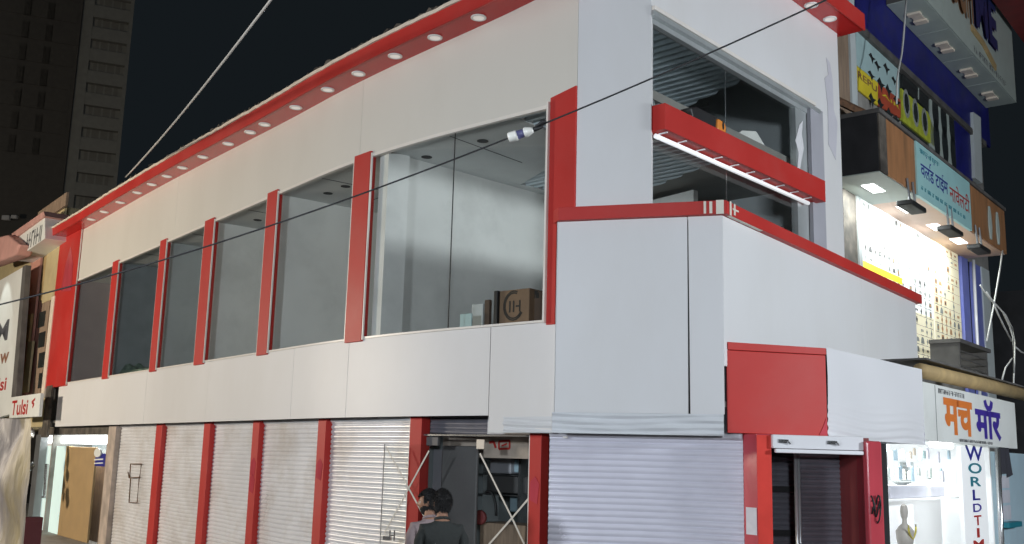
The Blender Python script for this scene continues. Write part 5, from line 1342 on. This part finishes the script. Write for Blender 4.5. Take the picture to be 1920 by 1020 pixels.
# ------------------------------------------------------------------ two people in front of the entrance
def make_person(loc, rotz, height, shirt, label, head_turn=0.0, lean=0.0, beard=False, seed=1):
    k = height / 1.76
    J = {}; V = []; RD = []; E = []
    def jn(name, p, r, par=None):
        J[name] = len(V); V.append(p); RD.append(r if isinstance(r, tuple) else (r, r))
        if par: E.append((J[par], J[name]))
    jn('pelvis', (0, 0, .96), (.165, .115)); jn('waist', (0, .0, 1.10), (.150, .105), 'pelvis'); jn('chest', (0, .0, 1.27), (.175, .118), 'waist')
    jn('upper', (0, -.01, 1.40), (.165, .095), 'chest'); jn('neckb', (0, -.015, 1.475), (.075, .070), 'upper'); jn('neck', (0, .0, 1.545), (.056, .058), 'neckb'); jn('skull', (0, .015, 1.60), (.05, .055), 'neck')
    for sd, n in ((-1, 'l'), (1, 'r')):
        jn('sh' + n, (sd * .17, -.01, 1.415), .066, 'upper'); jn('ua' + n, (sd * .215, -.02, 1.28), .052, 'sh' + n); jn('el' + n, (sd * .235, -.025, 1.13), .043, 'ua' + n)
        jn('fa' + n, (sd * .245, .02, 1.0), .038, 'el' + n); jn('wr' + n, (sd * .25, .07, .885), .027, 'fa' + n); jn('pa' + n, (sd * .25, .09, .82), (.024, .034), 'wr' + n)
        for fi in range(4):
            oy = .09 + (fi - 1.5) * .020
            jn('f%d%s' % (fi, n), (sd * .252, oy + .004, .765), .009, 'pa' + n); jn('g%d%s' % (fi, n), (sd * .240, oy + .012, .765 - (.045, .055, .05, .035)[fi]), .008, 'f%d%s' % (fi, n))
        jn('t' + n, (sd * .235, .125, .825), .010, 'pa' + n); jn('u' + n, (sd * .23, .14, .785), .009, 't' + n)
        jn('hi' + n, (sd * .09, 0, .90), .105, 'pelvis'); jn('th' + n, (sd * .10, .01, .70), .085, 'hi' + n); jn('kn' + n, (sd * .105, .015, .50), .062, 'th' + n)
        jn('ca' + n, (sd * .11, -.01, .32), .058, 'kn' + n); jn('an' + n, (sd * .11, -.02, .09), .042, 'ca' + n); jn('to' + n, (sd * .13, .15, .04), .035, 'an' + n)
    me = bpy.data.meshes.new('body'); me.from_pydata(V, E, []); me.update()
    ob = bpy.data.objects.new('body', me); COL.objects.link(ob)
    md = ob.modifiers.new('skin', 'SKIN'); md.use_smooth_shade = True
    for i, r_ in enumerate(RD):
        me.skin_vertices[0].data[i].radius = r_
        me.skin_vertices[0].data[i].use_root = (i == 0)
    sm = ob.modifiers.new('sub', 'SUBSURF'); sm.levels = 2; sm.render_levels = 2
    bpy.context.view_layer.update()
    ev = bpy.data.meshes.new_from_object(ob.evaluated_get(bpy.context.evaluated_depsgraph_get()))
    vs = [v.co.copy() for v in ev.vertices]; fs = [tuple(p.vertices) for p in ev.polygons]
    bpy.data.objects.remove(ob); bpy.data.meshes.remove(me); bpy.data.meshes.remove(ev)
    mi = []
    rn = random.Random(seed)
    for f in fs:
        c = sum((vs[i] for i in f), Vector()) / len(f)
        arm = abs(c.x) > .19
        if c.z > 1.502 - .35 * max(0, c.y - .01) and abs(c.x) < .12: m = 0
        elif arm and c.z < 1.08: m = 0
        elif c.z > .93 or arm: m = 1
        elif c.z < .09: m = 3
        else: m = 2
        mi.append(m)
    # cloth folds
    vs = [v + (v.normalized() * 0 if v.z > 1.5 else Vector((v.x, v.y, 0)) * .03 * math.sin(v.z * 38 + 5 * v.x + seed) * math.sin(v.x * 23 + v.y * 17)) for v in vs]
    # head
    HC = Vector((0, .03, 1.645)); n0 = len(vs); nu, nv = 40, 28
    ct, st_ = math.cos(head_turn), math.sin(head_turn)
    def headpt(th, ph, grow=0.0):
        x = math.sin(ph) * math.cos(th); y = math.sin(ph) * math.sin(th); z = math.cos(ph)
        px, py, pz = x * .076, y * .098, z * .118
        if z < 0:                                   # jaw and chin
            t = -z; px *= 1 - .30 * t; py = py * (1 - .22 * t) + .012 * t
            if y > 0: py += .010 * t
        if y > .2:                                  # face relief
            fx = px / .076
            nose = math.exp(-(fx / .20) ** 2) * math.exp(-((pz + .018) / .022) ** 2); py += .026 * nose
            py += .010 * math.exp(-(fx / .16) ** 2) * math.exp(-((pz - .01) / .03) ** 2)
            for e_ in (-.42, .42): py -= .012 * math.exp(-((fx - e_) / .2) ** 2) * math.exp(-((pz - .008) / .016) ** 2)
            py += .007 * math.exp(-((abs(fx) - .35) / .4) ** 2) * math.exp(-((pz - .03) / .012) ** 2)
            py += .008 * math.exp(-(fx / .3) ** 2) * math.exp(-((pz + .058) / .010) ** 2); py += .009 * math.exp(-(fx / .3) ** 2) * math.exp(-((pz + .098) / .016) ** 2)
        g = Vector((px, py, pz)) * (1 + grow)
        g = Vector((g.x * ct - g.y * st_, g.x * st_ + g.y * ct, g.z))
        return HC + g
    for j in range(nv + 1):
        for i in range(nu): vs.append(headpt(2 * math.pi * i / nu, math.pi * j / nv))
    for j in range(nv):
        for i in range(nu):
            f = (n0 + j * nu + i, n0 + j * nu + (i + 1) % nu, n0 + (j + 1) * nu + (i + 1) % nu, n0 + (j + 1) * nu + i)
            fs.append(f); mi.append(0)
    # ears
    for sd in (-1, 1):
        b0 = len(vs); rr = 8
        for j in range(5):
            for i in range(rr):
                w_ = 2 * math.pi * i / rr; s_ = (1, 1.15, 1.0, .75, .3)[j]
                g = Vector((sd * (.068 + .022 * j / 4 + .01 * (math.sin(w_) * .0)), -.004 - .014 * j / 4 + .017 * s_ * math.cos(w_), -.004 + .031 * s_ * math.sin(w_)))
                g = Vector((g.x * ct - g.y * st_, g.x * st_ + g.y * ct, g.z)); vs.append(HC + g)
        for j in range(4):
            for i in range(rr): fs.append((b0 + j * rr + i, b0 + j * rr + (i + 1) % rr, b0 + (j + 1) * rr + (i + 1) % rr, b0 + (j + 1) * rr + i)); mi.append(0)
        fs.append(tuple(b0 + 4 * rr + i for i in range(rr))); mi.append(0)
    P = empty('person', loc, label, 'person')
    Rm = Matrix.Rotation(rotz, 3, 'Z')
    def W(v): return Vector(loc) + Rm @ (Vector(v) * k)
    mb = MB(); mb.v = [W(v) for v in vs]; mb.f = [list(f) for f in fs]; mb.m = mi
    mb.build('body', ['skin', shirt, 'trousers', 'black'], P, smooth=True)
    # shirt collar
    cl = MB(); cl.tube([W((.066 * math.cos(t), -.012 + .062 * math.sin(t), 1.507 - .018 * math.sin(t))) for t in [i * math.pi / 10 for i in range(-5, 16)]], .014, 8); cl.build('collar', shirt, P, smooth=True)
    # hair: shell plus short locks
    hr = MB(); hv = []; hi = {}
    def covers(th, ph):
        x, y, z = math.sin(ph) * math.cos(th), math.sin(ph) * math.sin(th), math.cos(ph)
        if y > .25: return z > .52 - .1 * (1 - abs(x))
        if y > -.05: return z > (.15 if abs(x) < .9 else -.02)
        return z > -.62
    nz = [rn.uniform(0, 6.28) for _ in range(6)]
    def hp(th, ph):
        gr = .10 + .045 * math.sin(th * 5 + nz[0]) * math.sin(ph * 6 + nz[1]) + .03 * math.sin(th * 11 + nz[2] + ph * 7)
        z = math.cos(ph); gr += .10 * max(0, z) ** 2 * (1 if math.sin(th) > -.3 else .7)
        return headpt(th, ph, gr)
    for j in range(nv):
        for i in range(nu):
            t0 = 2 * math.pi * i / nu; t1 = 2 * math.pi * (i + 1) / nu; p0 = math.pi * j / nv; p1 = math.pi * (j + 1) / nv
            if covers((t0 + t1) / 2, (p0 + p1) / 2):
                b0 = len(hr.v)
                for key, (a_, b_) in (((i, j), (t0, p0)), (((i + 1) % nu, j), (t1, p0)), (((i + 1) % nu, j + 1), (t1, p1)), ((i, j + 1), (t0, p1))):
                    if key not in hi: hi[key] = len(hr.v); hr.v.append(W(hp(a_, b_)))
                hr.f.append([hi[(i, j)], hi[((i + 1) % nu, j)], hi[((i + 1) % nu, j + 1)], hi[(i, j + 1)]]); hr.m.append(0)
    for q in range(1500):
        th = rn.uniform(0, 6.283); ph = math.acos(rn.uniform(-.65, 1))
        if not covers(th, ph): continue
        a_ = headpt(th, ph, .08); d_ = (a_ - HC).normalized()
        tn = Vector((rn.uniform(-1, 1), rn.uniform(-1, 1), -.9 + rn.uniform(-.3, .5))); tn = (tn - d_ * tn.dot(d_)).normalized()
        e_ = a_ + d_ * rn.uniform(.010, .030) + tn * rn.uniform(.015, .035); sd_ = d_.cross(tn) * .0045
        b0 = len(hr.v); hr.v += [W(a_ - sd_), W(a_ + sd_), W(e_), W(a_ + d_ * .010 + tn * .008)]
        hr.f += [[b0, b0 + 1, b0 + 3], [b0, b0 + 3, b0 + 2], [b0 + 1, b0 + 2, b0 + 3]]; hr.m += [0, 0, 0]
    hr.build('hair', 'hair', P, smooth=True)
    # eyes, brows, beard
    ey = MB()
    for e_ in (-1, 1):
        c = headpt(math.pi / 2 - e_ * .40, math.pi / 2 - .05, -.02)
        b0 = len(ey.v)
        for j in range(5):
            for i in range(8): ey.v.append(W(c + Vector((math.sin(math.pi * j / 4) * math.cos(i * .785), math.sin(math.pi * j / 4) * math.sin(i * .785), math.cos(math.pi * j / 4))) * .0115))
        for j in range(4):
            for i in range(8): ey.f.append([b0 + j * 8 + i, b0 + j * 8 + (i + 1) % 8, b0 + (j + 1) * 8 + (i + 1) % 8, b0 + (j + 1) * 8 + i]); ey.m.append(0)
    ey.build('eyes', 'eye', P, smooth=True)
    if beard:
        bd = MB(); idx = {}
        for j in range(nv):
            for i in range(nu):
                t0 = 2 * math.pi * i / nu; t1 = 2 * math.pi * (i + 1) / nu; p0 = math.pi * j / nv; p1 = math.pi * (j + 1) / nv
                th, ph = (t0 + t1) / 2, (p0 + p1) / 2; y, z, x = math.sin(ph) * math.sin(th), math.cos(ph), math.sin(ph) * math.cos(th)
                if y > -.05 and z < -.50 + .45 * max(0, abs(x) - .35) and not (abs(x) < .25 and -.62 < z < -.5):
                    for key, (a_, b_) in (((i, j), (t0, p0)), (((i + 1) % nu, j), (t1, p0)), (((i + 1) % nu, j + 1), (t1, p1)), ((i, j + 1), (t0, p1))):
                        if key not in idx: idx[key] = len(bd.v); bd.v.append(W(headpt(a_, b_, .035)))
                    bd.f.append([idx[(i, j)], idx[((i + 1) % nu, j)], idx[((i + 1) % nu, j + 1)], idx[(i, j + 1)]]); bd.m.append(0)
        bd.build('beard', 'hair', P, smooth=True)
    return P
pa = atY(829, 968, 10.0); pb2 = atY(802, 968, 10.45)
make_person((pa.x, 10.0, .13), R(14), 1.79, 'cloth_dark', 'person in a dark olive shirt seen from behind at the glass entrance', head_turn=R(8), seed=3)
make_person((pb2.x + .02, 10.45, .13), R(30), 1.775, 'cloth_pink', 'person in a pale pink shirt looking left beside the dark-shirted one', head_turn=R(48), beard=True, seed=8)
